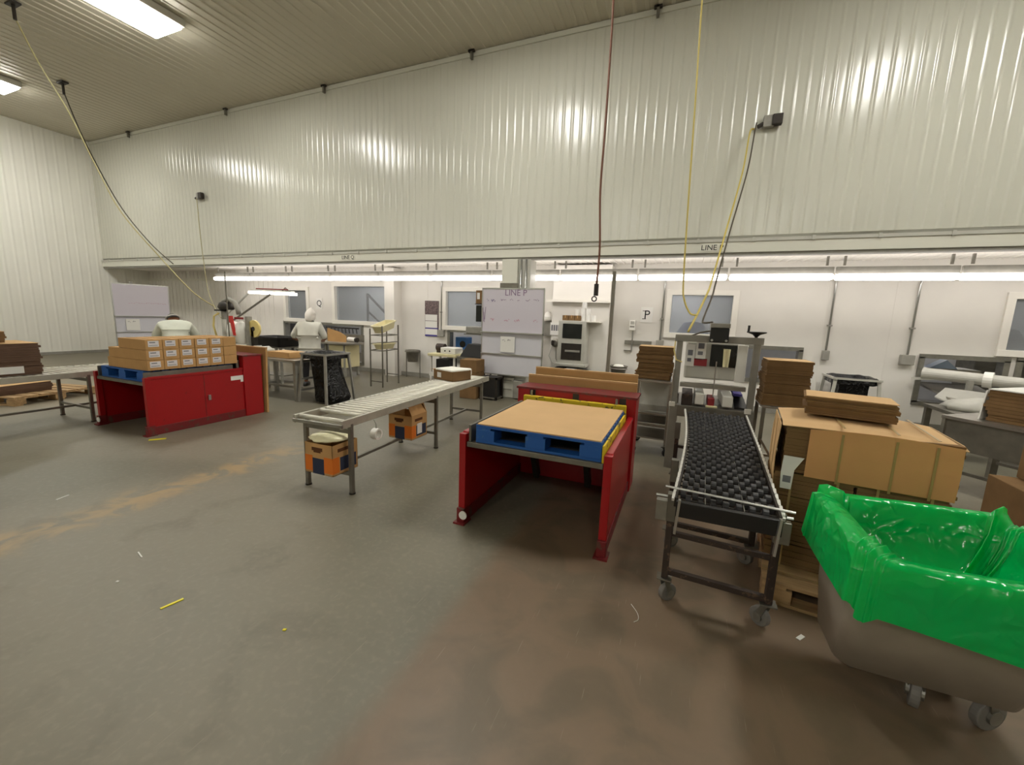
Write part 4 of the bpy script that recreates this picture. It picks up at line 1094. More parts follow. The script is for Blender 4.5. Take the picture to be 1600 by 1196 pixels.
# wire rack with cream totes
rk = thing('tote_rack', 'thin steel rack holding two cream totes below the wide wall window', 'rack', (-6.05, 7.25, 0))
LEG = [(-6.14, 6.95), (-5.83, 6.96), (-6.24, 7.6), (-5.92, 7.6)]
for (x, y), h_ in zip(LEG, (1.24, 1.30, 1.24, 1.32)): MB().box(x-.011, x+.011, y-.011, y+.011, 0, h_).build('leg', M['steel_d'], rk)
def rail(i, j, z, z2=None): MB().bar((*LEG[i], z), (*LEG[j], z2 or z), .018).build('rail', M['steel_d'], rk)
for i, j, z in ((0, 1, .78), (2, 3, .78), (0, 2, .78), (1, 3, .78), (2, 3, .2), (0, 1, .12), (1, 3, 1.1), (0, 2, 1.1), (0, 1, 1.1), (2, 3, 1.1), (1, 3, .95), (0, 2, .92)): rail(i, j, z)
def tote(c, rz, tilt, w_, d_, h_, label, m):
    r = thing('cream_tote', label, 'tote', c, rz, 'cream totes on the rack')
    A = Matrix.Rotation(tilt, 3, 'X')
    ring_ = lambda g, z: [A @ Vector(p) for p in rrect(-w_/2-g, w_/2+g, -d_/2-g, d_/2+g, .04, z, 4)]
    MB().loft([ring_(-.03, .0), ring_(.0, h_-.02), ring_(.02, h_-.02), ring_(.02, h_), ring_(-.008, h_), ring_(-.035, .01)], True, True).build('tub', m, r, local=True)
    return r
tote((-6.03, 7.28, 1.20), .145,   .22, .25, .58, .16, 'cream plastic tote tilted on top of the thin rack', M['cream'])
tote((-6.03, 7.28, .80), .145, 0, .20, .58, .12, 'cream plastic tote on the lower shelf of the thin rack', M['cream'])
# steel bucket on wall stand
bk = thing('steel_bucket', 'round steel bucket on a stand against the back wall below the calendar', 'bucket', (-6.17, 8.5, 0))
MB().lathe((-6.17, 8.48, 0), [(.12, .40), (.165, .66), (.18, .67), (.18, .69), (.155, .69), (.11, .42), (0, .42)], 24).build('bucket', M['steel_d'], bk, smooth=True)
MB().ring((-6.17, 8.48, .655), (0, 0, 1), .185, .010).build('ring_holder', M['steel_d'], bk)
MB().cyl((-5.97, 8.5, 0), (-5.97, 8.5, .69), .012, n=8).build('leg', M['steel_d'], bk); MB().cyl((-6.37, 8.5, 0.), (-6.37, 8.5, .69), .012, n=8).build('leg', M['steel_d'], bk)
for x in (-5.98, -6.365): MB().cyl((x, 8.49, .655), (x+(-.03 if x > -6 else .03), 8.49, .655), .008, n=8).build('arm', M['steel_d'], bk)
# calendar
cl = thing('wall_calendar', 'tall wall calendar with a dark picture on top, left of the middle window', 'calendar', (-5.75, 8.69, 1.46))
MB().box(-5.955, -5.56, 8.69, 8.697, 1.04, 1.90).build('backing', M['photo'], cl, label='dark backing board')
MB().box(-5.955, -5.56, 8.686, 8.69, 1.585, 1.895).build('picture', M['photo'], cl, label='dark floral picture')
for z0, z1 in ((1.42, 1.57), (1.25, 1.41), (1.08, 1.22)): MB().box(-5.945, -5.60, 8.685, 8.69, z0, z1).build('month_page', M['paper'], cl)
for z0, z1 in ((1.222, 1.248), (1.04, 1.078)): MB().box(-5.945, -5.575, 8.684, 8.69, z0, z1).build('month_strip', M['violet'], cl)

# wall conduits with boxes
def conduit(x, y, z0, z1, label, bx, bend=0., m=None):
    r = thing('wall_conduit', label, 'conduit', (x, y, z0), group=None)
    pts = [(x, y, z1-.12), (x, y, z0)]
    if bend: pts = [(x+bend, y, z1), (x+bend*.5, y, z1-.02), (x+bend*.15, y, z1-.06)] + pts
    else: pts = [(x, y, z1)] + pts
    MB().tube(pts, .016, 10).build('pipe', M['alu'], r, smooth=True)
    for z in (z0+.35*(z1-z0), ): MB().box(x-.035, x+.035, y-.02, y+.025, z-.012, z+.012).build('clip', M['greyp'], r)
    MB().box(x-bx, x+bx, y-.05, y+.03, z0-.15, z0+.01).build('outlet_box', M['greyp'], r, bev=.006)
    return r
conduit(2.27, 8.67, 1.19, 2.44, 'thin wall conduit ending in a small grey box, right of the taping machine', .05)
conduit(3.37, 8.67, 1.19, 2.44, 'wall conduit with a bent top and a wide grey box, near the right wall opening', .09, .12)
conduit(-5.47, 8.67, 1.20, 2.44, 'wall conduit with a grey box between the calendar and the middle window', .09)
conduit(-.44, 8.67, 1.22, 2.44, 'wall conduit with a round-topped box left of the window beside the P sign', .07)
# P and Q signs
for ch, x, z, lab in (('P', -.735, 1.715, 'white sheet with a black letter P on the back wall'), ('Q', -9.44, 1.76, 'white sheet with a black letter Q beside the wide wall window')):
    r = thing('letter_sign', lab, 'sign', (x, 8.695, z))
    MB().box(x-.115, x+.115, 8.69, 8.698, z-.15, z+.15).build('sheet', M['paper'], r)
    text('letter', ch, .23, (x+.005, 8.6885, z), (PI/2, 0, 0), M['ink_d'], r, .001)
    if ch == 'P':
        for sx_, wd, zz_ in ((-.045, .075, -.078), (-.05, .06, .078)): MB().box(x+sx_-wd/2+.0, x+sx_+wd/2, 8.6875, 8.69, z+zz_-.006, z+zz_+.006).build('serif', M['ink_d'], r)
# soap dispenser, panel and bucket right of the pilaster
r = thing('soap_dispenser', 'white soap dispenser on the back wall below and left of the P sign', 'dispenser', (-.98, 8.66, 1.48))
MB().box(-1.04, -.93, 8.60, 8.7, 1.40, 1.60).build('dispenser_body', M['white_p'], r, bev=.012); MB().box(-1.03, -.94, 8.595, 8.60, 1.46, 1.49).build('lever', M['greyp'], r); MB().box(-1.02, -.95, 8.597, 8.6, 1.52, 1.58).build('refill_window', M['greyl'], r)
r = thing('pipe_bracket', 'grey steel wall bracket with a pipe below the soap dispenser', 'bracket', (-.9, 8.66, 1.15))
MB().box(-1.12, -.60, 8.66, 8.7, 1.12, 1.20).build('plate', M['galv'], r, bev=.004); MB().cyl((-.97, 8.64, .96), (-.97, 8.64, 1.40), .014, n=8).build('pipe', M['alu'], r); MB().box(-1.12, -.96, 8.66, 8.7, .98, 1.0).build('lower_bracket', M['galv'], r)
r = thing('steel_bucket', 'steel bucket on a wall ring right of the white pilaster', 'bucket', (-1.17, 8.45, 0))
MB().lathe((-1.17, 8.45, 0), [(.12, .42), (.155, .66), (.18, .67), (.18, .69), (.15, .69), (.11, .44), (0, .44)], 24).build('bucket', M['steel_d'], r, smooth=True)
MB().ring((-1.17, 8.45, .64), (0, 0, 1), .175, .012).build('ring_holder', M['steel'], r); MB().box(-1.2, -1.14, 8.6, 8.7, .6, .66).build('wall_arm', M['steel_d'], r)
MB().lathe((-1.17, 8.45, .66), [(.0, .05), (.08, .05), (.13, .0)], 14).build('white_contents', M['foam'], r)

# ------------------------------------------------------------------ pilaster: cabinet, rolls, monitor corner
cb = thing('control_cabinet', 'light grey wall cabinet with a dark screen on the white pilaster', 'cabinet', (-2.05, 8.25, 1.1))
MB().box(-2.36, -1.80, 8.10, 8.4, .68, 1.55).build('body', M['greyl'], cb, bev=.008)
MB().box(-2.40, -1.76, 8.06, 8.4, .64, .69).build('bottom_ledge', M['greyl'], cb, bev=.006)
MB().box(-2.27, -1.88, 8.092, 8.10, 1.20, 1.49).build('screen', M['screen'], cb, label='dark upper screen')
MB().box(-2.28, -1.87, 8.092, 8.10, .77, 1.10).build('lower_window', M['darkm'], cb, label='dark lower window')
MB().box(-2.2, -1.9, 8.089, 8.092, .93, .97).build('shelf_edge', M['greyp'], cb)
for i in range(3):
    x = -2.30+i*.125; o = thing('small_carton', 'small kraft carton on the grey cabinet, %s of three' % ('leftmost', 'middle', 'rightmost')[i], 'carton', (x, 8.2, 1.552), group='small cartons on the cabinet')
    MB().box(x, x+.115, 8.14, 8.3, 1.552, 1.655).build('carton_body', M['kraft_d'], o); MB().box(x+.05, x+.065, 8.139, 8.3, 1.6, 1.657).build('tape_strip', M['kraft'], o)
rolls = [(-1.90, 1.552, 'left roll of the lower row'), (-1.795+.0, 1.552, 'second roll of the lower row'), (-1.69, 1.552, 'third roll of the lower row'), (-1.90, 1.675, 'left roll of the upper row'), (-1.80, 1.675, 'right roll of the upper row'), (-1.88, 1.80, 'single roll on top'), (-2.02, 1.657, 'single roll on the small cartons')]
first = None
for x, z, lab in rolls:
    lab = 'white paper roll above the grey cabinet, %s' % lab
    if first is None:
        first = thing('paper_roll', lab, 'roll', (x, 8.22, z), group='paper rolls on the cabinet')
        MB().cyl((0, 0, 0), (0, 0, .12), .045, n=18).build('roll', M['paper'], first, local=True)
        MB().cyl((0, 0, .12), (0, 0, .1215), .015, n=12).build('core', M['kraft_d'], first, local=True)
    else: dup(first, (x, 8.22, z), lab)
sh = MB().box(-1.80, -1.55, 8.12, 8.4, 1.53, 1.55).build('wall_shelf', M['frame']); tag(sh, 'short white shelf beside the grey cabinet top', 'shelf')
r = thing('wall_calendar', 'small white calendar sheet on the pilaster left of the cabinet', 'calendar', (-2.5, 8.39, 1.4))
MB().box(-2.62, -2.40, 8.385, 8.399, 1.24, 1.50).build('sheet', M['paper'], r)
for i in range(4): MB().box(-2.6+.05*i, -2.565+.05*i, 8.383, 8.385, 1.33, 1.45).build('print_block', M['ink'], r)
r = thing('wall_telephone', 'grey wall telephone with hanging cable left of the cabinet', 'telephone', (-2.5, 8.36, 1.05))
MB().lathe((-2.49, 8.40, 1.08), [(.09, 0), (.09, -.05), (.05, -.08), (0, -.08)], 18, 'y').build('housing', M['steel_d'], r, smooth=False); MB().box(-2.56, -2.5, 8.30, 8.34, 1.03, 1.13).build('handset', M['darkm'], r, bev=.008)
MB().tube([(-2.47, 8.36, 1.0), (-2.46, 8.36, .75), (-2.40, 8.36, .66), (-2.25, 8.36, .66)], .012, 8).build('cable', M['greyp'], r); MB().tube([(-2.55, 8.36, 1.02), (-2.62, 8.36, .8), (-2.55, 8.36, .68), (-2.42, 8.36, .6)], .01, 8).build('cable', M['greyl'], r)
r = thing('keyboard_tray', 'black tray with a small white card below the grey cabinet', 'tray', (-2.0, 8.15, .56))
MB().box(-2.42, -1.75, 8.0, 8.4, .535, .56).build('tray', M['black'], r, bev=.006); MB().box(-2.16, -1.96, 8.05, 8.2, .562, .595).build('white_card', M['paper'], r, bev=.004); MB().box(-2.4, -2.2, 8.1, 8.3, .562, .60).build('mouse_pad', M['black'], r, bev=.01)
r = thing('wall_lamp', 'small white wall fixture left of the pilaster', 'fixture', (-2.7, 8.6, 1.6))
MB().lathe((-2.74, 8.58, 1.55), [(.1, 0), (.1, .06), (.05, .16), (0, .17)], 14).build('shade', M['white_p'], r); MB().box(-2.84, -2.66, 8.55, 8.7, 1.2, 1.52).build('grey_box', M['greyp'], r, bev=.008)
# thin post standing behind the middle lift
r = thing('thin_pole', 'thin grey steel pole standing behind the middle red lift', 'pole', (-.73, 4.5, 0))
MB().bar((-.735, 4.5, .01), (-.735, 4.5, 2.1), .035).build('upright', M['greyp'], r); MB().box(-.84, -.62, 4.42, 4.62, 0, .012).build('base', M['greyp'], r)

# ------------------------------------------------------------------ items left of the LINE P board
t3 = thing('white_table', 'white table with a dark bin beneath, by the back wall under the middle window', 'table', (-4.9, 8.05, 0))
MB().box(-5.28, -4.55, 7.8, 8.3, .66, .72).build('table_top', M['cream'], t3, bev=.01)
for x in (-5.22, -4.62):
    for y in (7.86, 8.24): MB().box(x-.02, x+.02, y-.02, y+.02, 0, .66).build('leg', M['frame'], t3)
MB().box(-5.08, -4.75, 7.84, 8.2, 0.01, .60).build('dark_bin', M['black'], t3, bev=.01)
r = thing('scale_printer', 'white desktop scale with two dark knobs on the white table', 'scale', (-4.75, 8.0, .72))
MB().box(-4.98, -4.60, 7.86, 8.2, .722, .86).build('housing', M['white_p'], r, bev=.015)
for x in (-4.86, -4.74): MB().cyl((x, 7.855, .79), (x, 7.862, .79), .018, n=12).build('knob', M['darkm'], r)
r = thing('brown_motor', 'brown motor housing beside the white scale under the middle window', 'motor', (-5.1, 8.15, .72))
MB().cyl((-5.22, 8.12, .84), (-5.02, 8.12, .84), .085, n=18).build('housing', M['rust'], r); MB().box(-5.2, -5.04, 8.05, 8.2, .721, .77).build('mount', M['rust'], r)
er = thing('equipment_post', 'dark equipment stand with monitor and printer at the left of the LINE P board', 'equipment stand', (-3.78, 7.75, 0))
MB().box(-3.92, -3.88, 7.85, 7.9, .02, 1.81).build('post', M['darkm'], er); MB().box(-4.05, -3.55, 7.55, 8.0, 0, .02).build('foot', M['darkm'], er)
MB().box(-4.06, -3.72, 7.76, 7.83, 1.46, 1.80).build('monitor', M['screen'], er, bev=.006)
MB().box(-4.22, -3.7, 7.55, 7.95, 1.19, 1.21).build('shelf', M['steel_d'], er)
q = MB().box(-4.2, -3.8, 7.58, 7.9, 1.212, 1.36).build('printer', M['greyp'], er, bev=.02)
MB().box(-4.35, -3.7, 7.5, 7.95, .70, .73).build('shelf', M['steel_d'], er)
MB().prism([(-4.3, 7.52, .73), (-3.75, 7.52, .73), (-3.82, 7.6, .98), (-4.15, 7.6, 1.0)], (0, .3, 0)).build('black_machine', M['black'], er, bev=.01)
for x in (-4.3, -3.75): MB().bar((x, 7.9, .01), (x, 7.9, .70), .03).build('leg', M['darkm'], er)
MB().box(-4.08, -3.70, 7.74, 7.95, 1.815, 1.83).build('top_shelf', M['darkm'], er)
o = thing('brown_carton', 'brown carton on top of the dark monitor left of the LINE P board', 'carton', (-3.77, 7.84, 1.832))
MB().box(-4.06, -3.72, 7.75, 7.94, 1.833, 2.10).build('carton_body', M['kraft_d'], o, bev=.004); MB().box(-4.03, -3.97, 7.747, 7.75, 1.92, 2.05).build('label', M['paper'], o)
cf = thing('dark_frame', 'dark open frame stand below the LINE P board', 'stand', (-3.4, 7.15, 0))
for x in (-3.52, -3.20):
    for y in (7.0, 7.28): MB().box(x-.02, x+.02, y-.02, y+.02, 0, .44).build('leg', M['darkm'], cf)
MB().box(-3.54, -3.18, 6.98, 7.3, .40, .44).build('top', M['darkm'], cf); MB().box(-3.5, -3.22, 7.02, 7.26, .06, .40).build('black_box', M['black'], cf); MB().box(-3.54, -3.18, 6.98, 7.3, .03, .055).build('bottom_rail', M['steel_d'], cf)
for i, (z, h_, lab) in enumerate(((.0, .24, 'brown carton on the floor beside the conveyor end, lowest of three'), (.245, .26, 'brown carton beside the conveyor end, middle of three'), (.51, .24, 'brown carton beside the conveyor end, topmost of three'))):
    o = thing('brown_carton', lab, 'carton', (-3.75, 7.1, z), group='cartons at the conveyor end')
    MB().box(-3.93, -3.58, 6.9, 7.25, z+.002, z+h_).build('carton_body', M['kraft_d'], o, bev=.004); MB().box(-3.93, -3.58, 7.06, 7.09, z+h_-.001, z+h_+.001).build('tape_seam', M['kraft'], o)
ms = thing('blue_machine', 'blue packing machine standing in the opening below the middle window', 'machine', (-4.7, 9.2, 0))
MB().box(-5.2, -4.3, 8.87, 9.5, 0.0, .75).build('base', M['steel_d'], ms); MB().box(-5.2, -4.9, 8.88, 9.2, .75, 1.05).build('blue_housing', M['blue_p'], ms, bev=.02); MB().cyl((-4.99, 8.87, .88), (-4.99, 8.88, .88), .08, n=16).build('dial', M['screen'], ms); MB().box(-4.5, -4.15, 9.0, 9.3, .75, .95).build('steel_housing', M['steel'], ms, bev=.03)

# ------------------------------------------------------------------ right side: chute, steel desk, cartons
chx = thing('discharge_chute', 'grey metal chute with round duct coming through the right wall opening', 'chute', (3.9, 8.2, .8))
def b(mb, n, m, p=chx, **kw): return mb.build(n, m, p, **kw)
b(MB().cyl((3.55, 8.55, .93), (4.9, 7.7, .90), .09, .075, 18), 'duct', M['greyl'], smooth=False)
b(MB().bar((3.45, 8.6, .83), (4.15, 8.1, .93), .04), 'support_arm', M['greyl'])
b(MB().cyl((4.1, 8.2, .92), (4.18, 8.15, .92), .115, n=18), 'flange', M['white_p'])
b(MB().bar((4.5, 7.9, .80), (5.0, 7.6, .86), .03), 'rod', M['alu'])
b(MB().prism([(3.66, 9.0, .72), (4.44, 9.0, .72), (4.3, 7.9, .58), (3.7, 7.9, .58)], (0, 0, .03)), 'chute_bed', M['steel'])
b(MB().prism([(3.6, 8.2, .60), (3.75, 8.0, .52), (4.6, 7.0, .62), (4.5, 7.3, .74), (3.7, 8.2, .74)], (0, 0, .02)), 'film_fold', M['greyl'])
b(MB().box(3.9, 3.96, 8.1, 8.16, 0, .9), 'support_leg', M['greyp']); b(MB().box(4.6, 4.66, 7.8, 7.86, 0, .84), 'support_leg', M['greyp'])
b(MB().box(3.7, 4.4, 8.85, 9.4, .86, 1.0), 'inner_hopper', M['steel'], bev=.02); b(MB().prism([(3.75, 8.85, 1.0), (4.1, 8.85, 1.0), (3.95, 8.85, 1.14)], (0, .2, 0)), 'blue_film', M['film_b'])
sd2 = thing('steel_desk', 'dull steel desk behind the carton stack at the right edge', 'desk', (3.1, 5.5, 0))
def b(mb, n, m, p=sd2, **kw): return mb.build(n, m, p, **kw)
b(MB().prism([(2.52, 5.55, .72), (3.3, 4.6, .72), (4.0, 5.2, .72), (3.25, 6.15, .72)], (0, 0, .03)), 'desk_top', M['steel'])
b(MB().prism([(2.56, 5.55, .42), (3.28, 4.67, .42), (3.30, 4.69, .42), (2.58, 5.57, .42)], (0, 0, .3)), 'front_panel', M['steel_d'])
for x, y in ((2.58, 5.57), (3.28, 4.70), (3.92, 5.2), (3.25, 6.05)): b(MB().box(x-.03, x+.03, y-.03, y+.03, 0, .72), 'leg', M['steel_d'])
b(MB().bar((2.58, 5.57, .2), (3.28, 4.7, .2), .03), 'stretcher', M['steel_d']); b(MB().bar((3.25, 6.05, .2), (3.92, 5.2, .2), .03), 'stretcher', M['steel_d'])
bb = bundle((3.24, 5.36, .752), math.radians(-50), (.72, .56, .30), 9, .02, 95, 'brown flat cartons with a white top sheet on the steel desk at right', M['kraft_d'], cover=False)
MB().box(-.37, .37, -.29, .29, .302, .312).build('white_top_sheet', M['paper'], bb, local=True)
MB().prism([(-.385, -.3, .0), (-.385, -.02, .0), (-.385, -.06, .29), (-.385, -.26, .29)], (-.012, 0, 0)).build('crumpled_film', M['paper'], bb, local=True)
o = thing('crumpled_film', 'crumpled grey plastic film heaped by the right wall opening above the steel desk', 'plastic film', (3.5, 6.3, .75)) if False else None
tf = thing('steel_frame_table', 'dark steel table frame with crumpled film, behind the steel desk', 'table', (3.4, 7.0, 0))
MB().box(3.1, 4.3, 6.55, 7.3, .58, .62).build('table_top', M['steel_d'], tf)
for x in (3.14, 4.26):
    for y in (6.6, 7.25): MB().box(x-.03, x+.03, y-.03, y+.03, 0, .58).build('leg', M['steel_d'], tf)
rnd = random.Random(3); rows = []
for s_, z in ((1, 0), (1.05, .05), (.9, .11), (.55, .15), (.1, .16)):
    rows.append([(3.75+.55*s_*math.cos(2*PI*i/24)*(1+.12*math.sin(4*2*PI*i/24+z*30)), 6.95+.28*s_*math.sin(2*PI*i/24)*(1+.1*math.sin(5*2*PI*i/24)), .625+z+.012*math.sin(7*2*PI*i/24+z*40)*(1 if z > 0 else 0)) for i in range(24)])
o = MB().loft(rows, True, True).build('plastic_film', M['greyl'], smooth=True); tag(o, 'crumpled grey film heaped on the steel table by the right opening', 'plastic film')
# cartons cut by the right edge
rp = pallet(2.36, 3.24, 3.5, 4.5, 0, M['wood'], 'wooden pallet under the brown cartons at the right edge', None, 6, 'wooden_pallet')
for i, (z, h_, xa, ya) in enumerate(((.138, .34, 2.36, 3.55), (.482, .36, 2.52, 3.75))):
    lab = 'large brown carton at the right edge, %s of the two' % ('lower', 'upper')[i]
    o = thing('brown_carton', lab, 'carton', (2.85, 4.0, z), group='brown cartons at the right edge')
    MB().box(xa, 3.2, ya, 4.42, z, z+h_).build('carton_body', M['kraft_d'], o, bev=.006)
    MB().box(xa+.28, xa+.34, ya-.002, ya+.002, z+h_-.12, z+h_).build('tape_strip', M['kraft'], o)

# ------------------------------------------------------------------ outlets and cords
def cord(pts, r, m, label, name='power_cord', group=None, n=6):
    """smooth hanging cord through pts"""
    out = []; P_ = [Vector(p) for p in pts]
    for k in range(len(P_)-1):
        p0 = P_[max(k-1, 0)]; p1 = P_[k]; p2 = P_[k+1]; p3 = P_[min(k+2, len(P_)-1)]
        for i in range(n):
            t = i/n; out.append(.5*((2*p1)+(p2-p0)*t+(2*p0-5*p1+4*p2-p3)*t*t+(3*p1-p0-3*p2+p3)*t**3))
    out.append(P_[-1]); o = MB().tube(out, r, 6).build(name, m, smooth=True); tag(o, label, 'cord', group); return o
def outlet(c, ax, label):
    r = thing('outlet_box', label, 'outlet', c); x, y, z = c
    if ax == 'wall':
        MB().box(x-.07, x+.07, y-.09, y-.008, z-.08, z+.08).build('box', M['greyp'], r, bev=.008); MB().box(x+.04, x+.17, y-.12, y-.03, z-.07, z+.075).build('plug_cover', M['darkm'], r, bev=.01)
        MB().cyl((x-.07, y-.05, z-.02), (x-.13, y-.07, z-.06), .03, n=10).build('cord_grip', M['darkm'], r)
    else:
        MB().box(x-.12, x+.12, y-.06, y+.06, z-.03, z-.002).build('plate', M['darkm'], r, bev=.004); MB().cyl((x, y, z-.25), (x, y, z-.03), .025, n=8).build('cord_grip', M['darkm'], r)
outlet((.84, 7.5, 4.53), 'wall', 'grey outlet box high on the upper wall at right with yellow cords')
outlet((-12.2, 7.5, 4.45), 'wall', 'small grey outlet box on the upper wall at left with one cord')
for (x, y), lab in (((-10.64, 3.85), 'ceiling cord outlet at the top left corner'), ((-13.25, 5.41), 'ceiling cord outlet near the left wall corner'), ((-1.2, 5.6), 'ceiling cord outlet above the middle red lift'), ((-.07, 5.3), 'ceiling cord outlet above the taping machine')): outlet((x, y, 6.38), 'ceil', lab)
cord([(-1.2, 5.6, 6.14), (-1.15, 5.55, 5.3), (-1.14, 5.5, 4.0), (-1.15, 5.5, 3.2), (-1.11, 5.5, 2.5), (-1.12, 5.5, 2.05)], .014, M['cordb'], 'dark brown cord hanging from the ceiling above the middle red lift')
r = thing('cord_connector', 'dark plug connector at the lower end of the brown hanging cord', 'connector', (-1.12, 5.5, 1.9))
MB().cyl((-1.12, 5.5, 1.90), (-1.12, 5.5, 2.05), .03, n=10).build('plug', M['darkm'], r); MB().ring((-1.14, 5.5, 1.86), (0, 1, 0), .03, .008).build('hook', M['darkm'], r)
cord([(-.18, 5.3, 6.14), (-.16, 5.3, 4.97), (-.13, 5.28, 3.97), (-.10, 5.2, 2.89), (-.07, 5.1, 2.05), (-.04, 5.05, 1.84), (.03, 5.0, 1.70), (.10, 4.93, 1.68)], .010, M['cordy'], 'yellow cord looping down from the ceiling to the taping machine')
cord([(.66, 7.40, 4.43), (.60, 7.3, 4.35), (.54, 7.0, 3.72), (.38, 6.4, 2.83), (.24, 5.7, 2.10), (.20, 5.4, 1.95), (.11, 5.1, 1.70), (.03, 4.87, 1.50)], .012, M['cordy'], 'yellow cord running from the high right outlet to the taping machine')
cord([(.68, 7.36, 4.50), (.66, 7.28, 4.36), (.60, 7.0, 3.74), (.43, 6.4, 2.84), (.29, 5.7, 2.10), (.25, 5.4, 1.90), (.17, 5.05, 1.64), (.18, 4.86, 1.60), (.25, 4.74, 1.61)], .010, M['cordd'], 'dark cord beside the yellow one from the high right outlet')
cord([(-12.30, 7.43, 4.37), (-12.16, 7.36, 4.27), (-12.12, 7.35, 3.4), (-11.98, 7.3, 2.65), (-11.24, 6.9, 1.95), (-9.56, 6.0, 1.5), (-8.66, 5.52, 1.36)], .008, M['cordp'], 'thin pale cord from the left wall outlet to the labelling machine')
cord([(-10.66, 3.87, 6.14), (-10.98, 4.2, 5.72), (-10.93, 4.5, 5.05), (-10.92, 4.8, 4.21), (-10.65, 5.0, 3.38), (-9.9, 5.2, 2.53), (-9.14, 5.3, 1.87), (-8.66, 5.38, 1.60)], .012, M['cordp'], 'long yellowish cord sloping from the top left ceiling to the labelling machine')
cord([(-13.27, 5.43, 6.14), (-13.75, 5.8, 5.68), (-14.13, 6.2, 5.10), (-14.24, 6.7, 4.1), (-13.89, 7.1, 3.25), (-13.46, 7.38, 2.72)], .012, M['cordd'], 'dark cord from the left ceiling outlet down to the grey band')
# ceiling edge brackets
for i, x in enumerate((-15.07, -10.9, -7.69, -4.08, -.84)):
    r = thing('ceiling_bracket', 'small dark bracket where upper wall meets ceiling, %s from left' % ORD[i], 'bracket', (x, 7.44, 6.3), group='brackets along the ceiling edge')
    MB().box(x-.02, x+.02, 7.40, 7.46, 6.23, 6.385).build('bracket_arm', M['steel_d'], r); MB().box(x-.06, x+.06, 7.40, 7.45, 6.35, 6.385).build('bracket_plate', M['darkm'], r)

# ------------------------------------------------------------------ scraps on the floor
def scrap(x, y, l, wd, rz, m, label, cat='scrap'):
    o = MB().obox((x, y, .003), (l, wd, .004), (0, 0, rz)).build('floor_scrap', m); tag(o, label, cat); return o
scrap(-2.42, 1.17, .10, .014, 1.35, M['debris_y'], 'long yellow tape scrap on the open floor, foreground')
scrap(-1.72, 1.29, .016, .012, .3, M['debris_y'], 'tiny yellow scrap right of the long yellow one')
scrap(-5.69, 2.78, .16, .05, .9, M['debris_y'], 'yellow tape scrap on the floor in front of the left red lift')
scrap(-4.59, 1.55, .09, .011, 1.9, M['paper'], 'white paper sliver on the floor near the left edge')
scrap(-3.10, 1.355, .09, .007, -.25, M['paper'], 'thin white sliver on the floor above the yellow scrap')
scrap(-2.90, 1.15, .015, .012, .2, M['paper'], 'white crumb on the floor left of the yellow scrap')
cord([(-.14, 2.24, .004), (-.10, 2.18, .004), (-.09, 2.13, .004), (-.11, 2.10, .004)], .0018, M['paper'], 'curled white strap end on the brown floor before the skate conveyor', 'strap_scrap')
scrap(.70, 2.36, .05, .02, .9, M['paper'], 'white paper scrap beside the steel tub')

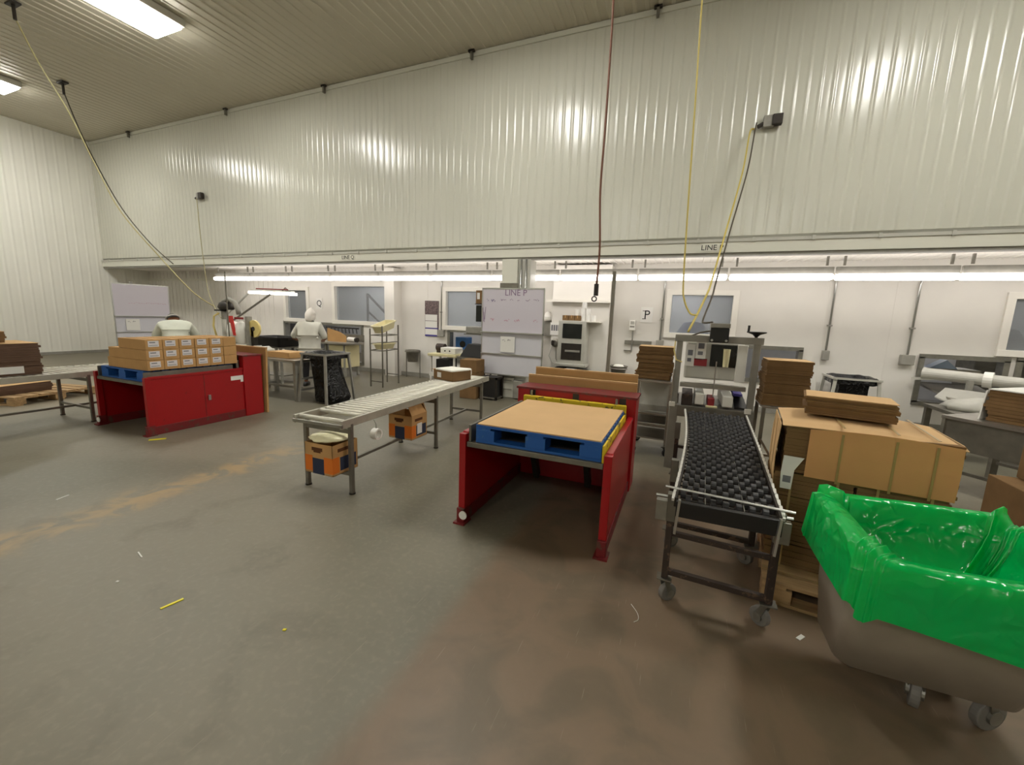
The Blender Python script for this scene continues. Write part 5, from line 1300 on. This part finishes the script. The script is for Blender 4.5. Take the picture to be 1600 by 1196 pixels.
# ------------------------------------------------------------------ people (local frame: facing +y, feet on z = 0)
def person(loc, rz, label, J, top_m, head_cover):
    """J: joint positions; the body is one continuous skin surface, clothing and hair are children"""
    r = thing('person', label, 'person', loc, rz)
    V = lambda k: Vector(J[k])
    pts, edges = [], []
    def P(p, a, b_=None): pts.append((*p, a, b_ or a)); return len(pts)-1
    def E_(a, b_): edges.append((a, b_))
    pel = P(V('pelvis'), .135, .105); wai = P(V('waist'), .125, .095); che = P(V('chest'), .155, .11); nb = P(V('neck'), .055); E_(pel, wai); E_(wai, che); E_(che, nb)
    up_ = (V('head')-V('neck')).normalized(); f = V('face').normalized()
    h1 = P(V('neck')+up_*.07+f*.01, .052); h2 = P(V('head')+f*.01-up_*.03, .074, .088); h3 = P(V('head')+up_*.055, .078, .092); h4 = P(V('head')+up_*.10, .045, .055)
    E_(nb, h1); E_(h1, h2); E_(h2, h3); E_(h3, h4)
    side = f.cross(up_).normalized()
    nz = P(V('head')+f*.108-up_*.015, .013); E_(h2, nz)
    for sgn in (-1, 1):
        e = P(V('head')+side*(.088*sgn)-up_*.015-f*.01, .014, .02); E_(h2, e)
    hands = []
    for sd in ('l', 'r'):
        sh = P(V('sh_'+sd), .062); el = P(V('el_'+sd), .044); wr_ = P(V('wr_'+sd), .029); E_(che, sh); E_(sh, el); E_(el, wr_)
        d = (V('wr_'+sd)-V('el_'+sd)).normalized(); lat = d.cross(Vector((0, 0, 1))).normalized(); nrm = lat.cross(d).normalized()
        if nrm.z < 0: nrm = -nrm
        pm = P(V('wr_'+sd)+d*.055, .034, .018); E_(wr_, pm)
        pk = P(V('wr_'+sd)+d*.088, .036, .015); E_(pm, pk)
        for q, (o_, l_) in enumerate(((-.03, .062), (-.010, .072), (.010, .068), (.03, .052))):
            b0 = V('wr_'+sd)+d*.092+lat*o_
            a1 = P(b0+d*.02, .0095); a2 = P(b0+d*(l_*.6)-nrm*.012, .0088); a3 = P(b0+d*(l_*.85)-nrm*.035, .008)
            E_(pk, a1); E_(a1, a2); E_(a2, a3)
        sg = 1 if sd == 'l' else -1
        t1 = P(V('wr_'+sd)+d*.045+lat*(.042*sg), .012); t2 = P(V('wr_'+sd)+d*.075+lat*(.062*sg)-nrm*.012, .010); t3 = P(V('wr_'+sd)+d*.10+lat*(.060*sg)-nrm*.025, .009)
        E_(pm, t1); E_(t1, t2); E_(t2, t3)
    for sd in ('l', 'r'):
        hp = P(V('hip_'+sd), .085); kn = P(V('kn_'+sd), .058); an = P(V('an_'+sd), .038); to = P(V('an_'+sd)+Vector((0, .13, -.05)), .034, .026); E_(pel, hp); E_(hp, kn); E_(kn, an); E_(an, to)
    skin('body', pts, edges, M['skin'], r, 1)
    # smock: torso and short sleeves
    p2, e2 = [], []
    def Q(p, a, b_=None): p2.append((*p, a, b_ or a)); return len(p2)-1
    hem = Q(V('pelvis')+(V('pelvis')-V('waist'))*.5, .225, .185); a = Q(V('pelvis'), .215, .18); b_ = Q(V('waist'), .205, .165); c = Q(V('chest'), .21, .165); n = Q(V('chest')+(V('neck')-V('chest'))*.88, .115, .105)
    e2 += [(a, hem), (a, b_), (b_, c), (c, n)]
    for sd in ('l', 'r'):
        q1 = Q(V('sh_'+sd), .105); q2 = Q(V('sh_'+sd)+(V('el_'+sd)-V('sh_'+sd))*.55, .088); q3 = Q(V('el_'+sd)+(V('el_'+sd)-V('sh_'+sd))*.05, .086)
        e2 += [(c, q1), (q1, q2), (q2, q3)]
    skin('smock', p2, e2, top_m, r, 2, root=a)
    # trousers
    p3, e3 = [], []
    def T(p, a, b_=None): p3.append((*p, a, b_ or a)); return len(p3)-1
    a = T(V('pelvis'), .115, .095)
    for sd in ('l', 'r'):
        h = T(V('hip_'+sd)-Vector((0, 0, .05)), .088); k = T(V('kn_'+sd), .078); n = T(V('an_'+sd)+Vector((0, 0, .02)), .062); e3 += [(a, h), (h, k), (k, n)]
    skin('trousers', p3, e3, M['trousers'], r, 1, root=a)
    for sd in ('l', 'r'):
        c = V('an_'+sd); MB().loft([[(c.x+.05*x, c.y+.04+.15*y, z) for x, y in [(math.cos(t*PI/6), math.sin(t*PI/6)) for t in range(12)]] for z in (0.0, .045)] + [[(c.x+.04*x, c.y+.02+.10*y, .085) for x, y in [(math.cos(t*PI/6), math.sin(t*PI/6)) for t in range(12)]]], True, True).build('shoe', M['black'], r, local=True, smooth=True)
    # face details
    hd = V('head')
    for sgn in (-1, 1): MB().lathe(hd+f*.083+side*(.033*sgn)+up_*.012, [(.001, -.010), (.009, -.006), (.011, 0), (.009, .006), (.001, .010)], 10).build('eye', M['black'], r, local=True, smooth=True)
    MB().bar(hd+f*.092-up_*.062-side*.024, hd+f*.092-up_*.062+side*.024, .008).build('mouth', M['redbox'], r, local=True)
    # hair / hood: shell over skull, open at the face
    rows = []; N_ = 24
    for k in range(9):
        th = PI*.5*(k/8) if head_cover != 'hood' else PI*.62*(k/8)
        row = []
        for i in range(N_):
            a = 2*PI*i/N_; rad = math.sin(th if k else .01)
            back = .5-.5*math.cos(a)     # 1 towards the back of the head
            ext = 1.0 + (.25*back if k > 4 else 0)
            d = up_*math.cos(th*ext)*.118 + (f*math.cos(a)*.108 + side*math.sin(a)*.098)*math.sin(th*ext if k else .01)
            q = hd + up_*.015 + d*(1.05 if head_cover == 'hood' else 1.0)
            if head_cover == 'hood': q += up_*(.045*max(0, 1-k/2.5))-f*.012 - up_*(.05*back if k > 6 else 0)
            row.append(q)
        rows.append(row)
    MB().loft(rows, True, False).build('hood' if head_cover == 'hood' else 'hair', M['net'] if head_cover == 'hood' else M['hair'], r, local=True, smooth=True, solid=.006)
    if head_cover == 'hood': MB().ring(V('neck')+up_*.03, up_, .066, .014, 20, 6).build('dark_collar', M['black'], r, local=True)
    else: MB().ring(hd+up_*.03, up_-f*.35, .112, .010, 20, 6).build('hair_net_band', M['net'], r, local=True)
    return r
person((-7.2, 6.35, 0), math.radians(28), 'person in white smock and white hood standing at the tables, back to the camera', dict(
    pelvis=(0, 0, .86), waist=(0, .01, 1.0), chest=(0, .03, 1.18), neck=(0, .06, 1.32), head=(0, .10, 1.455), face=(0, 1, -.25),
    sh_l=(-.19, .03, 1.25), el_l=(-.37, .10, 1.0), wr_l=(-.36, .33, .93), sh_r=(.19, .03, 1.25), el_r=(.26, .12, .99), wr_r=(.16, .34, .95),
    hip_l=(-.09, 0, .80), kn_l=(-.10, .02, .45), an_l=(-.11, 0, .08), hip_r=(.09, 0, .80), kn_r=(.10, .03, .45), an_r=(.11, .02, .08)), M['cloth'], 'hood')
person((-9.05, 4.9, 0), math.radians(62), 'person in off-white smock bending forward behind the labelled kraft cartons', dict(
    pelvis=(0, 0, .86), waist=(0, .08, .98), chest=(0, .22, 1.14), neck=(.0, .36, 1.24), head=(-.02, .47, 1.31), face=(0, .75, -.66),
    sh_l=(-.21, .24, 1.17), el_l=(-.32, .36, .94), wr_l=(-.20, .55, .84), sh_r=(.21, .24, 1.17), el_r=(.34, .34, .95), wr_r=(.22, .54, .84),
    hip_l=(-.09, 0, .80), kn_l=(-.10, .02, .45), an_l=(-.11, 0, .08), hip_r=(.09, 0, .80), kn_r=(.10, .03, .45), an_r=(.11, .02, .08)), M['cloth2'], 'hair')

# ------------------------------------------------------------------ things in the room behind the windows
for x, y, lab in ((-5.0, 10.6, 'person in a blue coat working behind the middle window'),):
    r = thing('person', lab, 'person', (x, y, 0))
    skin('body', [(0, 0, .92, .15, .11), (0, 0, 1.15, .15, .11), (0, 0, 1.40, .17, .11), (0, 0, 1.50, .06, .06), (0, .0, 1.64, .085, .1), (-.20, 0, 1.40, .06, .06), (-.27, .05, 1.12, .045, .045), (-.18, .26, 1.0, .035, .035), (.20, 0, 1.40, .06, .06), (.27, .05, 1.12, .045, .045), (.18, .26, 1.0, .035, .035), (-.10, 0, .86, .09, .09), (-.11, 0, .47, .065, .065), (-.11, .0, .06, .045, .05), (-.11, .12, .04, .04, .03), (.10, 0, .86, .09, .09), (.11, 0, .47, .065, .065), (.11, 0, .06, .045, .05), (.11, .12, .04, .04, .03)],
         [(0, 1), (1, 2), (2, 3), (3, 4), (2, 5), (5, 6), (6, 7), (2, 8), (8, 9), (9, 10), (0, 11), (11, 12), (12, 13), (13, 14), (0, 15), (15, 16), (16, 17), (17, 18)], M['blu_tarp'], r)
for x, y, h_, m, lab in ((.15, 10.2, 1.62, 'blu_tarp', 'blue covered machine behind the window beside the P sign'), (-7.3, 10.8, 1.55, 'steel_d', 'grey machine behind the wide wall window'), (-4.2, 10.8, 1.7, 'greyl', 'pale machine behind the middle window'), (5.3, 10.4, 1.7, 'steel_d', 'grey machine behind the right edge window')):
    r = thing('machine', lab, 'machine', (x, y, 0)); MB().box(x-.4, x+.4, y-.3, y+.3, 0, h_*.7).build('base', M['steel_d'], r, bev=.02); MB().lathe((x, y, h_*.7), [(.38, 0), (.36, h_*.12), (.2, h_*.28), (0, h_*.3)], 18).build('cover', M[m], r, smooth=True)
r = thing('handrail', 'dark handrail of a stair behind the wide wall window', 'handrail', (-8.4, 10, 0))
MB().bar((-8.9, 10, 2.1), (-7.8, 10, 1.2), .05).build('rail', M['darkm'], r); MB().bar((-8.9, 10, 0), (-8.9, 10, 2.12), .05).build('post', M['darkm'], r); MB().bar((-7.8, 10, 0), (-7.8, 10, 1.2), .05).build('post', M['darkm'], r); MB().bar((-8.9, 10, 1.6), (-8.35, 10, 1.2), .04).build('rail', M['darkm'], r)
